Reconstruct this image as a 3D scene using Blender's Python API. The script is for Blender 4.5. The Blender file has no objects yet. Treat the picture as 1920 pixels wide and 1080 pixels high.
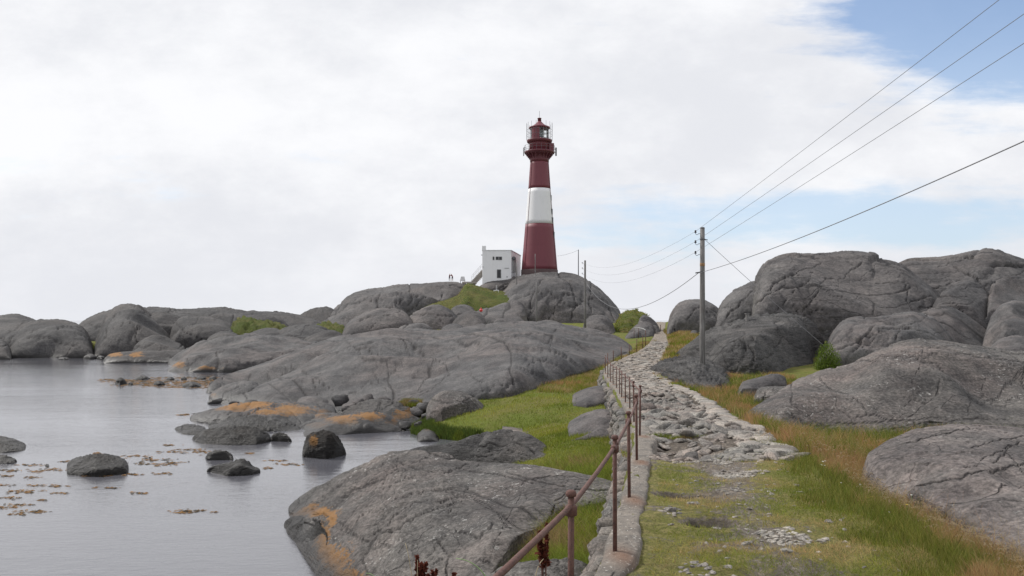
import bpy, bmesh, math, random
import numpy as np
from mathutils import Vector, Matrix
R = math.radians
random.seed(5); rng = np.random.default_rng(11)
sc = bpy.context.scene
C = sc.collection
# ------------------------------------------------------------------ camera
EYE, F, HZ = 4.5, 1493.0, 600.0          # eye height above the sea, focal length in px of 1920, horizon row
cam = bpy.data.cameras.new('camera'); co = bpy.data.objects.new('camera', cam); C.objects.link(co)
co.location = (0, 0, EYE); co.rotation_euler = (R(90), 0, 0)
cam.sensor_width = 36; cam.lens = F / 1920 * 36; cam.shift_y = (HZ - 540) / 1920
cam.clip_start = 0.05; cam.clip_end = 9000
sc.camera = co
def at(px, py, d): return Vector(((px - 960) / F * d, d, EYE + (HZ - py) / F * d))
# ------------------------------------------------------------------ world and sun
SUN_EL, SUN_AZ = R(44), R(-62)           # azimuth from +Y, negative = left
w = bpy.data.worlds.new('World'); sc.world = w; w.use_nodes = True
nt = w.node_tree; nt.nodes.clear()
def N(t, ty, **k):
    n = t.nodes.new(ty)
    for a, v in k.items():
        if a == 'ins':
            for i, x in v.items(): n.inputs[i].default_value = x
        else: setattr(n, a, v)
    return n
def math_(t, op, a, b=None, c=None, clamp=False):
    n = t.nodes.new('ShaderNodeMath'); n.operation = op; n.use_clamp = clamp
    for i, x in enumerate((a, b, c)):
        if x is None: continue
        if isinstance(x, (int, float)): n.inputs[i].default_value = x
        else: t.links.new(x, n.inputs[i])
    return n.outputs[0]
def sstep(t, x, lo, hi, a=0.0, b=1.0):
    n = t.nodes.new('ShaderNodeMapRange'); n.interpolation_type = 'SMOOTHSTEP'
    t.links.new(x, n.inputs[0])
    for i, v in zip((1, 2, 3, 4), (lo, hi, a, b)): n.inputs[i].default_value = v
    return n.outputs[0]
def mixc(t, f, a, b, blend='MIX'):
    n = t.nodes.new('ShaderNodeMix'); n.data_type = 'RGBA'; n.blend_type = blend
    for i, x in ((0, f), (6, a), (7, b)):
        if isinstance(x, (int, float)): n.inputs[i].default_value = x
        elif isinstance(x, (tuple, list)): n.inputs[i].default_value = (*x, 1) if len(x) == 3 else x
        else: t.links.new(x, n.inputs[i])
    return n.outputs[2]
def noise(t, vec, scale, detail=4, rough=.55, dist=0, out=0):
    n = t.nodes.new('ShaderNodeTexNoise'); n.inputs['Scale'].default_value = scale
    n.inputs['Detail'].default_value = detail; n.inputs['Roughness'].default_value = rough
    n.inputs['Distortion'].default_value = dist
    if vec is not None: t.links.new(vec, n.inputs['Vector'])
    return n.outputs[out]
def vmul(t, vec, s, loc=(0, 0, 0), rot=(0, 0, 0)):
    n = t.nodes.new('ShaderNodeMapping'); n.inputs['Scale'].default_value = s
    n.inputs['Location'].default_value = loc; n.inputs['Rotation'].default_value = rot
    t.links.new(vec, n.inputs['Vector']); return n.outputs[0]
sky = N(nt, 'ShaderNodeTexSky', sky_type='NISHITA', sun_disc=False)
sky.sun_elevation = SUN_EL; sky.sun_rotation = SUN_AZ; sky.air_density = 1.0; sky.dust_density = 1.2; sky.ozone_density = 1.6
tc = N(nt, 'ShaderNodeTexCoord'); dr = tc.outputs['Generated']
sep = N(nt, 'ShaderNodeSeparateXYZ'); nt.links.new(dr, sep.inputs[0])
yy = math_(nt, 'ABSOLUTE', sep.outputs[1]); yy = math_(nt, 'MAXIMUM', yy, .25)
A = math_(nt, 'DIVIDE', sep.outputs[0], yy)
zz = math_(nt, 'MAXIMUM', sep.outputs[2], 0.0)
E = math_(nt, 'DIVIDE', zz, yy)
cb = N(nt, 'ShaderNodeCombineXYZ'); nt.links.new(A, cb.inputs[0]); nt.links.new(E, cb.inputs[1])
cv = cb.outputs[0]
wn = noise(nt, vmul(nt, cv, (1, 2.2, 1)), 5.0, 6, .6)
wn2 = noise(nt, vmul(nt, cv, (1, 5.5, 1), (3, 1, 0)), 5.0, 6, .6)
def blob(cx, cy, rx, ry):
    a = math_(nt, 'MULTIPLY', math_(nt, 'SUBTRACT', A, cx), 1 / rx); b = math_(nt, 'MULTIPLY', math_(nt, 'SUBTRACT', E, cy), 1 / ry)
    q = math_(nt, 'ADD', math_(nt, 'MULTIPLY', a, a), math_(nt, 'MULTIPLY', b, b))
    return math_(nt, 'EXPONENT', math_(nt, 'MULTIPLY', q, -1.0))
hole = None
for (px, py, rx, ry, s) in ((1870, 15, 265, 150, 1.9), (1560, 420, 440, 66, .6), (1230, 395, 220, 60, .42), (1850, 400, 300, 66, .42), (60, 330, 260, 60, .15), (1150, 470, 200, 40, .2)):
    b = math_(nt, 'MULTIPLY', blob((px - 960) / F, (HZ - py) / F, rx / F, ry / F), s)
    hole = b if hole is None else math_(nt, 'ADD', hole, b)
d1 = math_(nt, 'ADD', hole, math_(nt, 'MULTIPLY', math_(nt, 'SUBTRACT', wn, .5), 1.2))
d1 = math_(nt, 'ADD', d1, math_(nt, 'MULTIPLY', math_(nt, 'SUBTRACT', wn2, .5), 1.3))
blue = sstep(nt, d1, .18, .8)
grey = noise(nt, vmul(nt, cv, (1, 1.8, 1), (7, 2, 0)), 2.6, 7, .62)
g1 = sstep(nt, grey, .36, .66)
cloud = mixc(nt, g1, (.70, .712, .75), (.855, .86, .88))
up = sstep(nt, E, .0, .16)
cloud = mixc(nt, math_(nt, 'MULTIPLY', math_(nt, 'SUBTRACT', 1.0, up), .55), cloud, (.70, .712, .755))
skc = mixc(nt, 1.0, sky.outputs[0], (.118, .132, .145), 'MULTIPLY')
skc = mixc(nt, sstep(nt, E, .42, .10, 0, .55), skc, (.62, .72, .84))
fin = mixc(nt, math_(nt, 'MULTIPLY', blue, .85), cloud, skc)
bg = N(nt, 'ShaderNodeBackground'); bg.inputs[1].default_value = 1.0; nt.links.new(fin, bg.inputs[0])
wo = N(nt, 'ShaderNodeOutputWorld'); nt.links.new(bg.outputs[0], wo.inputs[0])
sl = bpy.data.lights.new('sun', 'SUN'); sl.energy = 2.8; sl.angle = R(9); sl.color = (1, .965, .91)
so = bpy.data.objects.new('sun', sl); C.objects.link(so); so.location = (-20, 60, 80)
sd = Vector((math.sin(SUN_AZ) * math.cos(SUN_EL), math.cos(SUN_AZ) * math.cos(SUN_EL), math.sin(SUN_EL)))
so.rotation_euler = (-sd).to_track_quat('-Z', 'Y').to_euler()
sc.view_settings.view_transform = 'Standard'; sc.view_settings.look = 'None'
sc.view_settings.exposure = 0.2; sc.view_settings.gamma = 1.0; sc.view_settings.use_curve_mapping = False
# ------------------------------------------------------------------ numpy noise
_p = np.random.default_rng(3).permutation(256); _p = np.concatenate([_p, _p, _p])
_g = np.random.default_rng(4).normal(size=(256, 3)); _g /= np.linalg.norm(_g, axis=1)[:, None]
def gn(P):
    P = np.asarray(P, float); i = np.floor(P).astype(int); f = P - i; i &= 255
    u = f * f * f * (f * (f * 6 - 15) + 10); r = np.zeros(len(P))
    for dx in (0, 1):
        for dy in (0, 1):
            for dz in (0, 1):
                h = _p[_p[_p[(i[:, 0] + dx) & 255] + ((i[:, 1] + dy) & 255)] + ((i[:, 2] + dz) & 255)] & 255
                d = _g[h]; o = f - np.array([dx, dy, dz])
                wt = (u[:, 0] if dx else 1 - u[:, 0]) * (u[:, 1] if dy else 1 - u[:, 1]) * (u[:, 2] if dz else 1 - u[:, 2])
                r += wt * (d * o).sum(1)
    return r * 1.5
def fbm(P, oct=4, g=.5):
    r = 0; a = 1; P = np.array(P, float)
    for k in range(oct):
        r = r + a * gn(P + 17.3 * k); a *= g; P = P * 2.03
    return r
def L(v, u):
    if isinstance(v, (int, float)): return np.full(np.shape(u), float(v))
    return np.interp(u, [q[0] for q in v], [q[1] for q in v])
# ------------------------------------------------------------------ object helpers
def tag(o, label=None, cat=None, group=None, kind=None):
    if label: o['label'] = label
    if cat: o['category'] = cat
    if group: o['group'] = group
    if kind: o['kind'] = kind
    return o
def link(name, me, mat, parent=None, loc=None, smooth=True):
    o = bpy.data.objects.new(name, me); C.objects.link(o)
    if mat is not None:
        for m in (mat if isinstance(mat, (list, tuple)) else [mat]): me.materials.append(m)
    if parent: o.parent = parent
    if loc is not None: o.location = loc
    if smooth: me.polygons.foreach_set('use_smooth', [True] * len(me.polygons))
    return o
def empty(name, loc, label=None, cat=None, group=None):
    o = bpy.data.objects.new(name, None); C.objects.link(o); o.location = loc; o.empty_display_size = .1
    return tag(o, label, cat, group)
def np_mesh(name, V, Fc, attrs=None, cols=None):
    V = np.asarray(V, np.float32); Fc = np.asarray(Fc, np.int32); k = Fc.shape[1]
    me = bpy.data.meshes.new(name); me.vertices.add(len(V)); me.vertices.foreach_set('co', V.ravel())
    me.loops.add(Fc.size); me.loops.foreach_set('vertex_index', Fc.ravel())
    me.polygons.add(len(Fc)); me.polygons.foreach_set('loop_start', np.arange(0, Fc.size, k, dtype=np.int32))
    me.polygons.foreach_set('loop_total', np.full(len(Fc), k, np.int32))
    me.update(calc_edges=True)
    for n, a in (attrs or {}).items():
        at_ = me.attributes.new(n, 'FLOAT', 'POINT'); at_.data.foreach_set('value', np.asarray(a, np.float32))
    if cols is not None:
        at_ = me.color_attributes.new('Col', 'FLOAT_COLOR', 'POINT')
        c4 = np.ones((len(V), 4), np.float32); c4[:, :3] = cols; at_.data.foreach_set('color', c4.ravel())
    me.validate(); return me
def grid_faces(nr, nc):
    a = np.arange((nr - 1) * nc).reshape(nr - 1, nc)[:, :-1]
    return np.stack([a, a + 1, a + nc + 1, a + nc], -1).reshape(-1, 4)
def grid_normals(G):
    du = np.gradient(G, axis=1); dv = np.gradient(G, axis=0); n = np.cross(du, dv)
    l = np.linalg.norm(n, axis=2, keepdims=True); l[l == 0] = 1; return n / l
def bm_obj(name, bm, mat, parent=None, loc=None, smooth=False):
    me = bpy.data.meshes.new(name); bm.to_mesh(me); bm.free(); return link(name, me, mat, parent, loc, smooth)
def add_box(bm, c, s, rz=0, bev=0):
    r = bmesh.ops.create_cube(bm, size=1); M = Matrix.Translation(c) @ Matrix.Rotation(rz, 4, 'Z') @ Matrix.Diagonal((*s, 1))
    bmesh.ops.transform(bm, matrix=M, verts=r['verts'])
    if bev:
        es = list({e for v in r['verts'] for e in v.link_edges}); bmesh.ops.bevel(bm, geom=es, offset=bev, segments=2, affect='EDGES')
def add_tube(bm, pts, r, n=8, caps=True):
    pts = [Vector(p) for p in pts]; rs = r if isinstance(r, (list, tuple)) else [r] * len(pts); rings = []
    for i, p in enumerate(pts):
        t = (pts[min(i + 1, len(pts) - 1)] - pts[max(i - 1, 0)]).normalized()
        a = t.cross(Vector((0, 0, 1)) if abs(t.z) < .9 else Vector((1, 0, 0))).normalized(); b = t.cross(a)
        rings.append([bm.verts.new(p + (a * math.cos(k * 2 * math.pi / n) + b * math.sin(k * 2 * math.pi / n)) * rs[i]) for k in range(n)])
    for i in range(len(rings) - 1):
        for k in range(n): bm.faces.new((rings[i][k], rings[i][(k + 1) % n], rings[i + 1][(k + 1) % n], rings[i + 1][k]))
    if caps: bm.faces.new(rings[0][::-1]); bm.faces.new(rings[-1])
def add_lathe(bm, prof, c=(0, 0, 0), n=32, cap=True):
    rings = [[bm.verts.new((c[0] + r * math.cos(2 * math.pi * k / n), c[1] + r * math.sin(2 * math.pi * k / n), c[2] + z)) for k in range(n)] for r, z in prof]
    for i in range(len(rings) - 1):
        for k in range(n): bm.faces.new((rings[i][k], rings[i][(k + 1) % n], rings[i + 1][(k + 1) % n], rings[i + 1][k]))
    if cap: bm.faces.new(rings[0][::-1]); bm.faces.new(rings[-1])
# ------------------------------------------------------------------ materials
def newmat(name):
    m = bpy.data.materials.new(name); m.use_nodes = True; t = m.node_tree
    return m, t, t.nodes['Principled BSDF']
def pos(t): return N(t, 'ShaderNodeNewGeometry').outputs['Position']
def bump(t, h, dist, strength=1.0, nrm=None):
    n = N(t, 'ShaderNodeBump'); n.inputs['Strength'].default_value = strength; n.inputs['Distance'].default_value = dist
    t.links.new(h, n.inputs['Height'])
    if nrm is not None: t.links.new(nrm, n.inputs['Normal'])
    return n.outputs[0]
def attr(t, n): return N(t, 'ShaderNodeAttribute', attribute_name=n).outputs['Fac']
def simple(name, col, rough=.6, metal=0, var=.15, vs=8, bumpd=0.004):
    m, t, b = newmat(name); P = N(t, 'ShaderNodeTexCoord').outputs['Object']
    n = noise(t, P, vs, 5); f = sstep(t, n, .35, .65)
    c = mixc(t, f, tuple(x * (1 - var) for x in col), tuple(min(1, x * (1 + var)) for x in col))
    t.links.new(c, b.inputs['Base Color']); b.inputs['Roughness'].default_value = rough; b.inputs['Metallic'].default_value = metal
    t.links.new(bump(t, noise(t, P, vs * 4, 4), bumpd), b.inputs['Normal']); return m
def voro_crack(t, P, scale, width, stretch=(1, 1, 1), rot=(0, 0, 0), warp=.5, wscale=1.0):
    nz = noise(t, P, wscale, 3, .6, 0, 1)
    add = N(t, 'ShaderNodeVectorMath', operation='MULTIPLY_ADD'); t.links.new(nz, add.inputs[0])
    add.inputs[1].default_value = (warp,) * 3; t.links.new(P, add.inputs[2])
    v = N(t, 'ShaderNodeTexVoronoi', feature='DISTANCE_TO_EDGE'); v.inputs['Scale'].default_value = scale
    t.links.new(vmul(t, add.outputs[0], stretch, rot=rot), v.inputs['Vector'])
    return sstep(t, v.outputs[0], 0, width, 1, 0)
DARK = .47
def rock_mat(name, base=(.196, .192, .196), pink=(.24, .213, .208), dark=(.10, .10, .105), scale=1.0, shore=True, cs=.35, rough_bump=.024, spots=.5, strata=.4):
    m, t, b = newmat(name); P = pos(t)
    base, pink, dark = [tuple(v * DARK for v in q) for q in (base, pink, dark)]
    big = noise(t, P, .22 / scale, 4, .6); mid = noise(t, P, 1.3 / scale, 6, .65); fine = noise(t, P, 14 / scale, 6, .75)
    c = mixc(t, sstep(t, big, .40, .66), base, pink)
    c = mixc(t, math_(t, 'MULTIPLY', sstep(t, mid, .40, .70), .6), c, dark)
    st = noise(t, vmul(t, P, (.5, .9, 5), rot=(R(22), R(-14), R(30))), 1.4 / scale, 6, .7)
    c = mixc(t, math_(t, 'MULTIPLY', sstep(t, st, .45, .7), strata * .6), c, tuple(x * .55 for x in base))
    fm = mixc(t, sstep(t, fine, .3, .72), (.45, .45, .45), (1.65, 1.63, 1.6)); c = mixc(t, .95 if 'near' in name or 'pale' in name or scale < 1 else .65, c, fm, 'MULTIPLY')
    tn = noise(t, P, .55 / scale, 5, .7); c = mixc(t, .9, c, mixc(t, sstep(t, tn, .32, .68), (.62, .62, .64), (1.42, 1.4, 1.37)), 'MULTIPLY')
    # pale lichen specks
    ln = noise(t, P, 9 / scale, 5, .8); lm = math_(t, 'MULTIPLY', sstep(t, ln, *((.57, .64) if 'near' in name else (.60, .68))), sstep(t, noise(t, P, .8 / scale, 3), .42, .6))
    c = mixc(t, math_(t, 'MULTIPLY', lm, spots), c, (.42, .41, .39))
    dn = noise(t, P, 5.5 / scale, 6, .8); c = mixc(t, math_(t, 'MULTIPLY', sstep(t, dn, .56, .66), .45), c, (.055, .055, .055))
    # cracks
    k1 = voro_crack(t, P, cs / scale, .009, (1, 1, 1.8), (R(15), R(20), 0), 1.2, .5)
    k2 = voro_crack(t, P, cs * 3.1 / scale, .02, (.5, 1, 2.2), (R(-20), R(25), R(30)), .5, 1.2)
    km = sstep(t, noise(t, P, .35 / scale, 2), .46, .58)
    k1 = math_(t, 'MULTIPLY', k1, sstep(t, noise(t, P, .5 / scale, 2), .40, .52))
    k2 = math_(t, 'MULTIPLY', k2, km); ck = attr(t, 'crack')
    kk = math_(t, 'MAXIMUM', math_(t, 'MULTIPLY', k1, .35), math_(t, 'MULTIPLY', k2, .4), clamp=True)
    c = mixc(t, math_(t, 'MULTIPLY', kk, .75), c, (.035, .033, .032)); c = mixc(t, math_(t, 'MULTIPLY', ck, .85), c, (.022, .02, .02))
    # orange and ochre lichen where marked
    la = attr(t, 'lichen'); lo = math_(t, 'ADD', math_(t, 'MULTIPLY', noise(t, P, 2.2 / scale, 7, .8), .55), math_(t, 'MULTIPLY', noise(t, P, 11 / scale, 5, .8), .45))
    lf = sstep(t, math_(t, 'ADD', la, math_(t, 'MULTIPLY', math_(t, 'SUBTRACT', lo, .5), 3.6)), .56, .70)
    c = mixc(t, math_(t, 'MULTIPLY', lf, .85), c, mixc(t, noise(t, P, 2.5, 3), (.31, .135, .03), (.20, .125, .055)))
    rough = .86
    if shore:
        sp = N(t, 'ShaderNodeSeparateXYZ'); t.links.new(P, sp.inputs[0])
        zz_ = math_(t, 'ADD', sp.outputs[2], math_(t, 'MULTIPLY', math_(t, 'SUBTRACT', mid, .5), -.5))
        wet = sstep(t, zz_, .2, .6, 1, 0)
        c = mixc(t, math_(t, 'MULTIPLY', wet, .85), c, (.028, .026, .025))
        ro = N(t, 'ShaderNodeMapRange'); t.links.new(wet, ro.inputs[0]); ro.inputs[3].default_value = .86; ro.inputs[4].default_value = .45
        t.links.new(ro.outputs[0], b.inputs['Roughness'])
    else: b.inputs['Roughness'].default_value = rough
    t.links.new(c, b.inputs['Base Color']); b.inputs['Specular IOR Level'].default_value = .25
    h = math_(t, 'ADD', math_(t, 'MULTIPLY', noise(t, P, 2.2 / scale, 9, .68), 1.0), math_(t, 'MULTIPLY', st, strata))
    h = math_(t, 'SUBTRACT', h, math_(t, 'MULTIPLY', kk, .55)); h = math_(t, 'SUBTRACT', h, math_(t, 'MULTIPLY', math_(t, 'MAXIMUM', ck, 0.0), .3))
    n1 = bump(t, h, rough_bump * 3.2 * scale, .9)
    t.links.new(n1, b.inputs['Normal']); return m
M = {}
M['rock'] = rock_mat('rock')
M['rock_pale'] = rock_mat('rock_pale', base=(.31, .285, .275), pink=(.35, .298, .285), dark=(.17, .165, .162), rough_bump=.04, spots=.6, cs=.5, strata=.6)
M['rock_wet'] = rock_mat('rock_wet', base=(.065, .062, .06), pink=(.085, .075, .068), dark=(.03, .029, .028), rough_bump=.06, spots=.2, cs=.8, strata=.9)
M['rock_near'] = rock_mat('rock_near', base=(.235, .222, .213), pink=(.30, .255, .24), dark=(.12, .118, .118), rough_bump=.036, spots=.9, cs=.5, strata=.9)
M['rock_far'] = rock_mat('rock_far', base=(.135, .132, .135), pink=(.16, .148, .145), scale=3.0, rough_bump=.02, cs=.35, spots=.3, strata=.3)
M['rock_slate'] = rock_mat('rock_slate', base=(.235, .23, .23), pink=(.26, .24, .23), dark=(.12, .12, .12), rough_bump=.09, cs=1.1, spots=.7, strata=1.6)
M['rock_hill'] = rock_mat('rock_hill', base=(.205, .198, .20), pink=(.24, .216, .21), scale=3.5, shore=False, rough_bump=.018, cs=.4, spots=.2, strata=.3)
DARK = .8
M['pale_stone'] = rock_mat('pale_stone', base=(.35, .33, .30), pink=(.38, .33, .29), dark=(.25, .24, .23), shore=False, scale=.35, rough_bump=.05, cs=.3, spots=.5, strata=.2)
M['masonry'] = rock_mat('masonry', base=(.21, .205, .195), pink=(.25, .215, .19), dark=(.10, .098, .095), shore=False, scale=.35, rough_bump=.05, cs=.3, spots=.5, strata=.3)
M['stone'] = rock_mat('stone', base=(.29, .28, .26), pink=(.32, .265, .235), dark=(.13, .125, .12), shore=False, scale=.35, rough_bump=.05, cs=.3, spots=.5, strata=.2)
def ground_mat(name, a, b_, c_, sc_=1.0, bd=.04):
    m, t, b = newmat(name); P = pos(t)
    n1 = noise(t, P, .5 * sc_, 5, .6); n2 = noise(t, P, 4 * sc_, 7, .7); n3 = noise(t, P, 30 * sc_, 4, .7)
    c = mixc(t, sstep(t, n1, .4, .62), a, b_); c = mixc(t, sstep(t, n2, .52, .7), c, c_)
    c = mixc(t, .7, c, mixc(t, n3, (.4, .4, .4), (1.6, 1.6, 1.6)), 'MULTIPLY')
    t.links.new(c, b.inputs['Base Color']); b.inputs['Roughness'].default_value = .95; b.inputs['Specular IOR Level'].default_value = .1
    t.links.new(bump(t, math_(t, 'ADD', n2, math_(t, 'MULTIPLY', n3, .4)), bd * 2), b.inputs['Normal']); return m
M['turf'] = ground_mat('turf', (.12, .145, .03), (.15, .14, .045), (.08, .09, .025))
M['turf_far'] = ground_mat('turf_far', (.085, .105, .03), (.13, .125, .045), (.05, .055, .028), .35, .2)
def path_mat():
    m, t, b = newmat('path_surface'); P = pos(t); g = attr(t, 'green')
    n1 = noise(t, P, 1.3, 7, .72); n2 = noise(t, P, 7, 8, .78); n3 = noise(t, P, 40, 6, .85)
    dirt = mixc(t, sstep(t, n2, .35, .65), (.21, .175, .145), (.36, .315, .27)); dirt = mixc(t, sstep(t, n3, .50, .62), dirt, (.42, .38, .34)); dirt = mixc(t, sstep(t, n3, .46, .36), dirt, (.10, .085, .07))
    vo = N(t, 'ShaderNodeTexVoronoi'); vo.inputs['Scale'].default_value = 14; t.links.new(P, vo.inputs['Vector'])
    dirt = mixc(t, .5, dirt, mixc(t, sstep(t, vo.outputs[0], .15, .6), (1.35, 1.3, 1.25), (.5, .5, .5)), 'MULTIPLY')
    gr = mixc(t, sstep(t, n2, .42, .62), (.20, .20, .055), (.33, .28, .12)); gr = mixc(t, sstep(t, n3, .45, .62), gr, (.10, .10, .035))
    f = sstep(t, math_(t, 'ADD', g, math_(t, 'MULTIPLY', math_(t, 'SUBTRACT', math_(t, 'ADD', math_(t, 'MULTIPLY', n1, .7), math_(t, 'MULTIPLY', n2, .5)), .6), 2.4)), .42, .6)
    dirt = mixc(t, attr(t, 'dirt_darken'), dirt, (.045, .036, .028))  # darkens the dirt along the rubble stretch and in the small holes
    t.links.new(mixc(t, f, dirt, gr), b.inputs['Base Color']); b.inputs['Roughness'].default_value = .95; b.inputs['Specular IOR Level'].default_value = .15
    h = math_(t, 'ADD', n2, math_(t, 'MULTIPLY', n3, .5)); h = math_(t, 'SUBTRACT', h, math_(t, 'MULTIPLY', vo.outputs[0], .35))
    t.links.new(bump(t, h, .06), b.inputs['Normal']); return m
M['path'] = path_mat()
def water_mat():
    m, t, b = newmat('water'); P = pos(t)
    sp = N(t, 'ShaderNodeSeparateXYZ'); t.links.new(P, sp.inputs[0])
    calm = noise(t, vmul(t, P, (.25, 1, 1)), .09, 4, .6)
    r1 = noise(t, vmul(t, P, (.6, 1.2, 1), rot=(0, 0, R(6))), 1.3, 7, .65); r2 = noise(t, vmul(t, P, (.5, 1.4, 1), rot=(0, 0, R(-10))), 6, 4, .6)
    h = math_(t, 'ADD', r1, math_(t, 'MULTIPLY', r2, .35)); amp = sstep(t, calm, .35, .65, .35, 1.0)
    c = mixc(t, sstep(t, calm, .4, .6), (.10, .10, .115), (.125, .125, .14))
    t.links.new(c, b.inputs['Base Color'])
    b.inputs['Roughness'].default_value = .06; b.inputs['IOR'].default_value = 1.9; b.inputs['Specular IOR Level'].default_value = .5
    t.links.new(bump(t, math_(t, 'MULTIPLY', h, amp), .03), b.inputs['Normal']); return m
M['water'] = water_mat()
def blade_mat(name, trans=.35, rough=.6):
    m, t, b = newmat(name); a = N(t, 'ShaderNodeAttribute', attribute_name='Col').outputs['Color']
    t.links.new(a, b.inputs['Base Color']); b.inputs['Roughness'].default_value = rough; b.inputs['Specular IOR Level'].default_value = .15
    tr = N(t, 'ShaderNodeBsdfTranslucent'); t.links.new(a, tr.inputs[0]); mx = N(t, 'ShaderNodeMixShader'); mx.inputs[0].default_value = trans
    t.links.new(b.outputs[0], mx.inputs[1]); t.links.new(tr.outputs[0], mx.inputs[2]); t.links.new(mx.outputs[0], t.nodes['Material Output'].inputs[0]); return m
M['blade'] = blade_mat('grass_blades')
def rust_mat():
    m, t, b = newmat('rusty_iron'); P = pos(t); n = noise(t, P, 18, 6, .7); n2 = noise(t, P, 70, 4, .7)
    c = mixc(t, sstep(t, n, .38, .62), (.10, .043, .034), (.13, .066, .052)); c = mixc(t, sstep(t, n2, .52, .68), c, (.045, .03, .028))
    t.links.new(c, b.inputs['Base Color']); b.inputs['Roughness'].default_value = .75; b.inputs['Metallic'].default_value = .1
    t.links.new(bump(t, math_(t, 'ADD', n, n2), .004), b.inputs['Normal']); return m
M['rust'] = rust_mat()
def coping_mat():
    m, t, b = newmat('old_concrete'); P = pos(t); n = noise(t, P, 3, 6, .7); n2 = noise(t, P, 22, 6, .75)
    c = mixc(t, sstep(t, n, .38, .62), (.165, .15, .135), (.255, .225, .195)); c = mixc(t, sstep(t, n2, .52, .66), c, (.12, .11, .10))
    c = mixc(t, sstep(t, noise(t, P, 34, 3, .6), .62, .68), c, (.5, .48, .44))
    c = mixc(t, math_(t, 'MULTIPLY', attr(t, 'rust'), .6), c, (.21, .10, .055))
    t.links.new(c, b.inputs['Base Color']); b.inputs['Roughness'].default_value = .93; b.inputs['Specular IOR Level'].default_value = .2
    t.links.new(bump(t, math_(t, 'ADD', n, math_(t, 'MULTIPLY', n2, .5)), .05), b.inputs['Normal']); return m
M['coping'] = coping_mat()
def paint_mat(name, col, streak=(.3, .3, .3), amt=.35):
    m, t, b = newmat(name); P = pos(t); n = noise(t, vmul(t, P, (1, 1, .12)), 1.6, 6, .7); n2 = noise(t, P, .9, 5, .6)
    c = mixc(t, math_(t, 'MULTIPLY', sstep(t, n, .5, .75), amt), col, tuple(a * c_ for a, c_ in zip(col, streak)))
    c = mixc(t, math_(t, 'MULTIPLY', sstep(t, n2, .45, .7), amt * .4), c, tuple(x * .7 for x in col))
    t.links.new(c, b.inputs['Base Color']); b.inputs['Roughness'].default_value = .55; return m
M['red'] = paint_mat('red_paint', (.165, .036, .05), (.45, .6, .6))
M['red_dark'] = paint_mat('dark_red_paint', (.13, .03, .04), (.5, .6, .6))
M['white'] = paint_mat('white_paint', (.74, .74, .75), (.7, .68, .66), .3)
M['plaster'] = paint_mat('white_plaster', (.80, .80, .81), (.75, .74, .72), .25)
M['plinth'] = simple('plinth_stone', (.09, .06, .06), .9)
M['iron'] = simple('grey_iron', (.10, .10, .11), .5)
M['white_iron'] = simple('pale_iron', (.55, .55, .56), .5)
M['dark'] = simple('dark_recess', (.03, .03, .035), .4)
M['frame'] = simple('grey_frame', (.3, .3, .3), .6)
M['concrete'] = simple('concrete', (.36, .33, .30), .9)
M['planks'] = simple('weathered_planks', (.17, .15, .13), .9)
M['red_plastic'] = simple('red_plastic', (.65, .05, .05), .35)
M['wire'] = simple('wire_metal', (.16, .16, .17), .5)
M['porcelain'] = simple('dark_porcelain', (.03, .025, .03), .3)
def wood_mat():
    m, t, b = newmat('weathered_pole_wood'); P = N(t, 'ShaderNodeTexCoord').outputs['Object']; n = noise(t, vmul(t, P, (1, 1, .05)), 30, 6, .7); n2 = noise(t, P, 1.2, 4)
    c = mixc(t, sstep(t, n, .35, .65), (.12, .115, .11), (.25, .24, .235)); c = mixc(t, math_(t, 'MULTIPLY', sstep(t, n2, .5, .7), .5), c, (.12, .10, .09))
    t.links.new(c, b.inputs['Base Color']); b.inputs['Roughness'].default_value = .9; t.links.new(bump(t, n, .02), b.inputs['Normal']); return m
M['pole'] = wood_mat()
def glass_mat():
    m, t, b = newmat('lantern_glass'); b.inputs['Base Color'].default_value = (.9, .93, .93, 1); b.inputs['Roughness'].default_value = .05
    b.inputs['Transmission Weight'].default_value = 1; b.inputs['IOR'].default_value = 1.1; return m
M['glass'] = glass_mat()
M['lens'] = simple('lens_glass', (.35, .38, .38), .15)
# ------------------------------------------------------------------ terrain height
FX = [(-6, -2.9), (0, -.9), (1.9, -.33), (4, .295), (5.9, .763), (7.8, 1.15), (10.2, 1.6), (13.4, 2.15), (17, 2.6), (21, 3.1), (25, 3.45), (30, 3.95), (34, 4.2), (38, 4.45), (42, 5.0), (45, 5.7), (48, 6.6), (50.5, 7.45), (53, 8.3), (55, 9.0), (58, 9.9), (75, 13.3), (95, 17.0), (120, 21.7), (150, 27), (400, 60)]
ZU = [(-20, 2.8), (0, 2.76), (6, 2.73), (10, 2.65), (13.4, 2.5), (17, 2.3), (21, 2.15), (25, 2.0), (30, 1.87), (34, 1.81), (38, 1.90), (45, 2.06), (53, 2.4), (58, 2.75), (75, 2.95), (95, 3.15), (120, 4.2), (135, 3.5), (170, 2.0), (400, 1)]
XR = [(-6, 4.0), (2, 3.3), (5.4, 3.0), (7.8, 3.1), (10.8, 3.75), (13.4, 4.3), (17, 4.75), (25, 6.0), (30, 6.4), (34, 6.7), (38, 6.9), (45, 8.4), (50, 9.5), (58, 11.4), (75, 14.6), (95, 18.0), (120, 23), (150, 29)]
SH = [(-20, -3), (6, -1.6), (10, -.7), (14, -.6), (18, -.4), (22, -.5), (25, -.7), (28, -.9), (29, -1.2), (29.8, -2.2), (30.6, -3.3), (31.5, -3.9), (33.5, -4.1), (37, -5.6), (42, -8), (48, -10), (60, -13), (72, -18), (85, -20), (102, -24), (113, -60), (122, -220), (400, -700)]
WALL_OFF = .16
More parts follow.
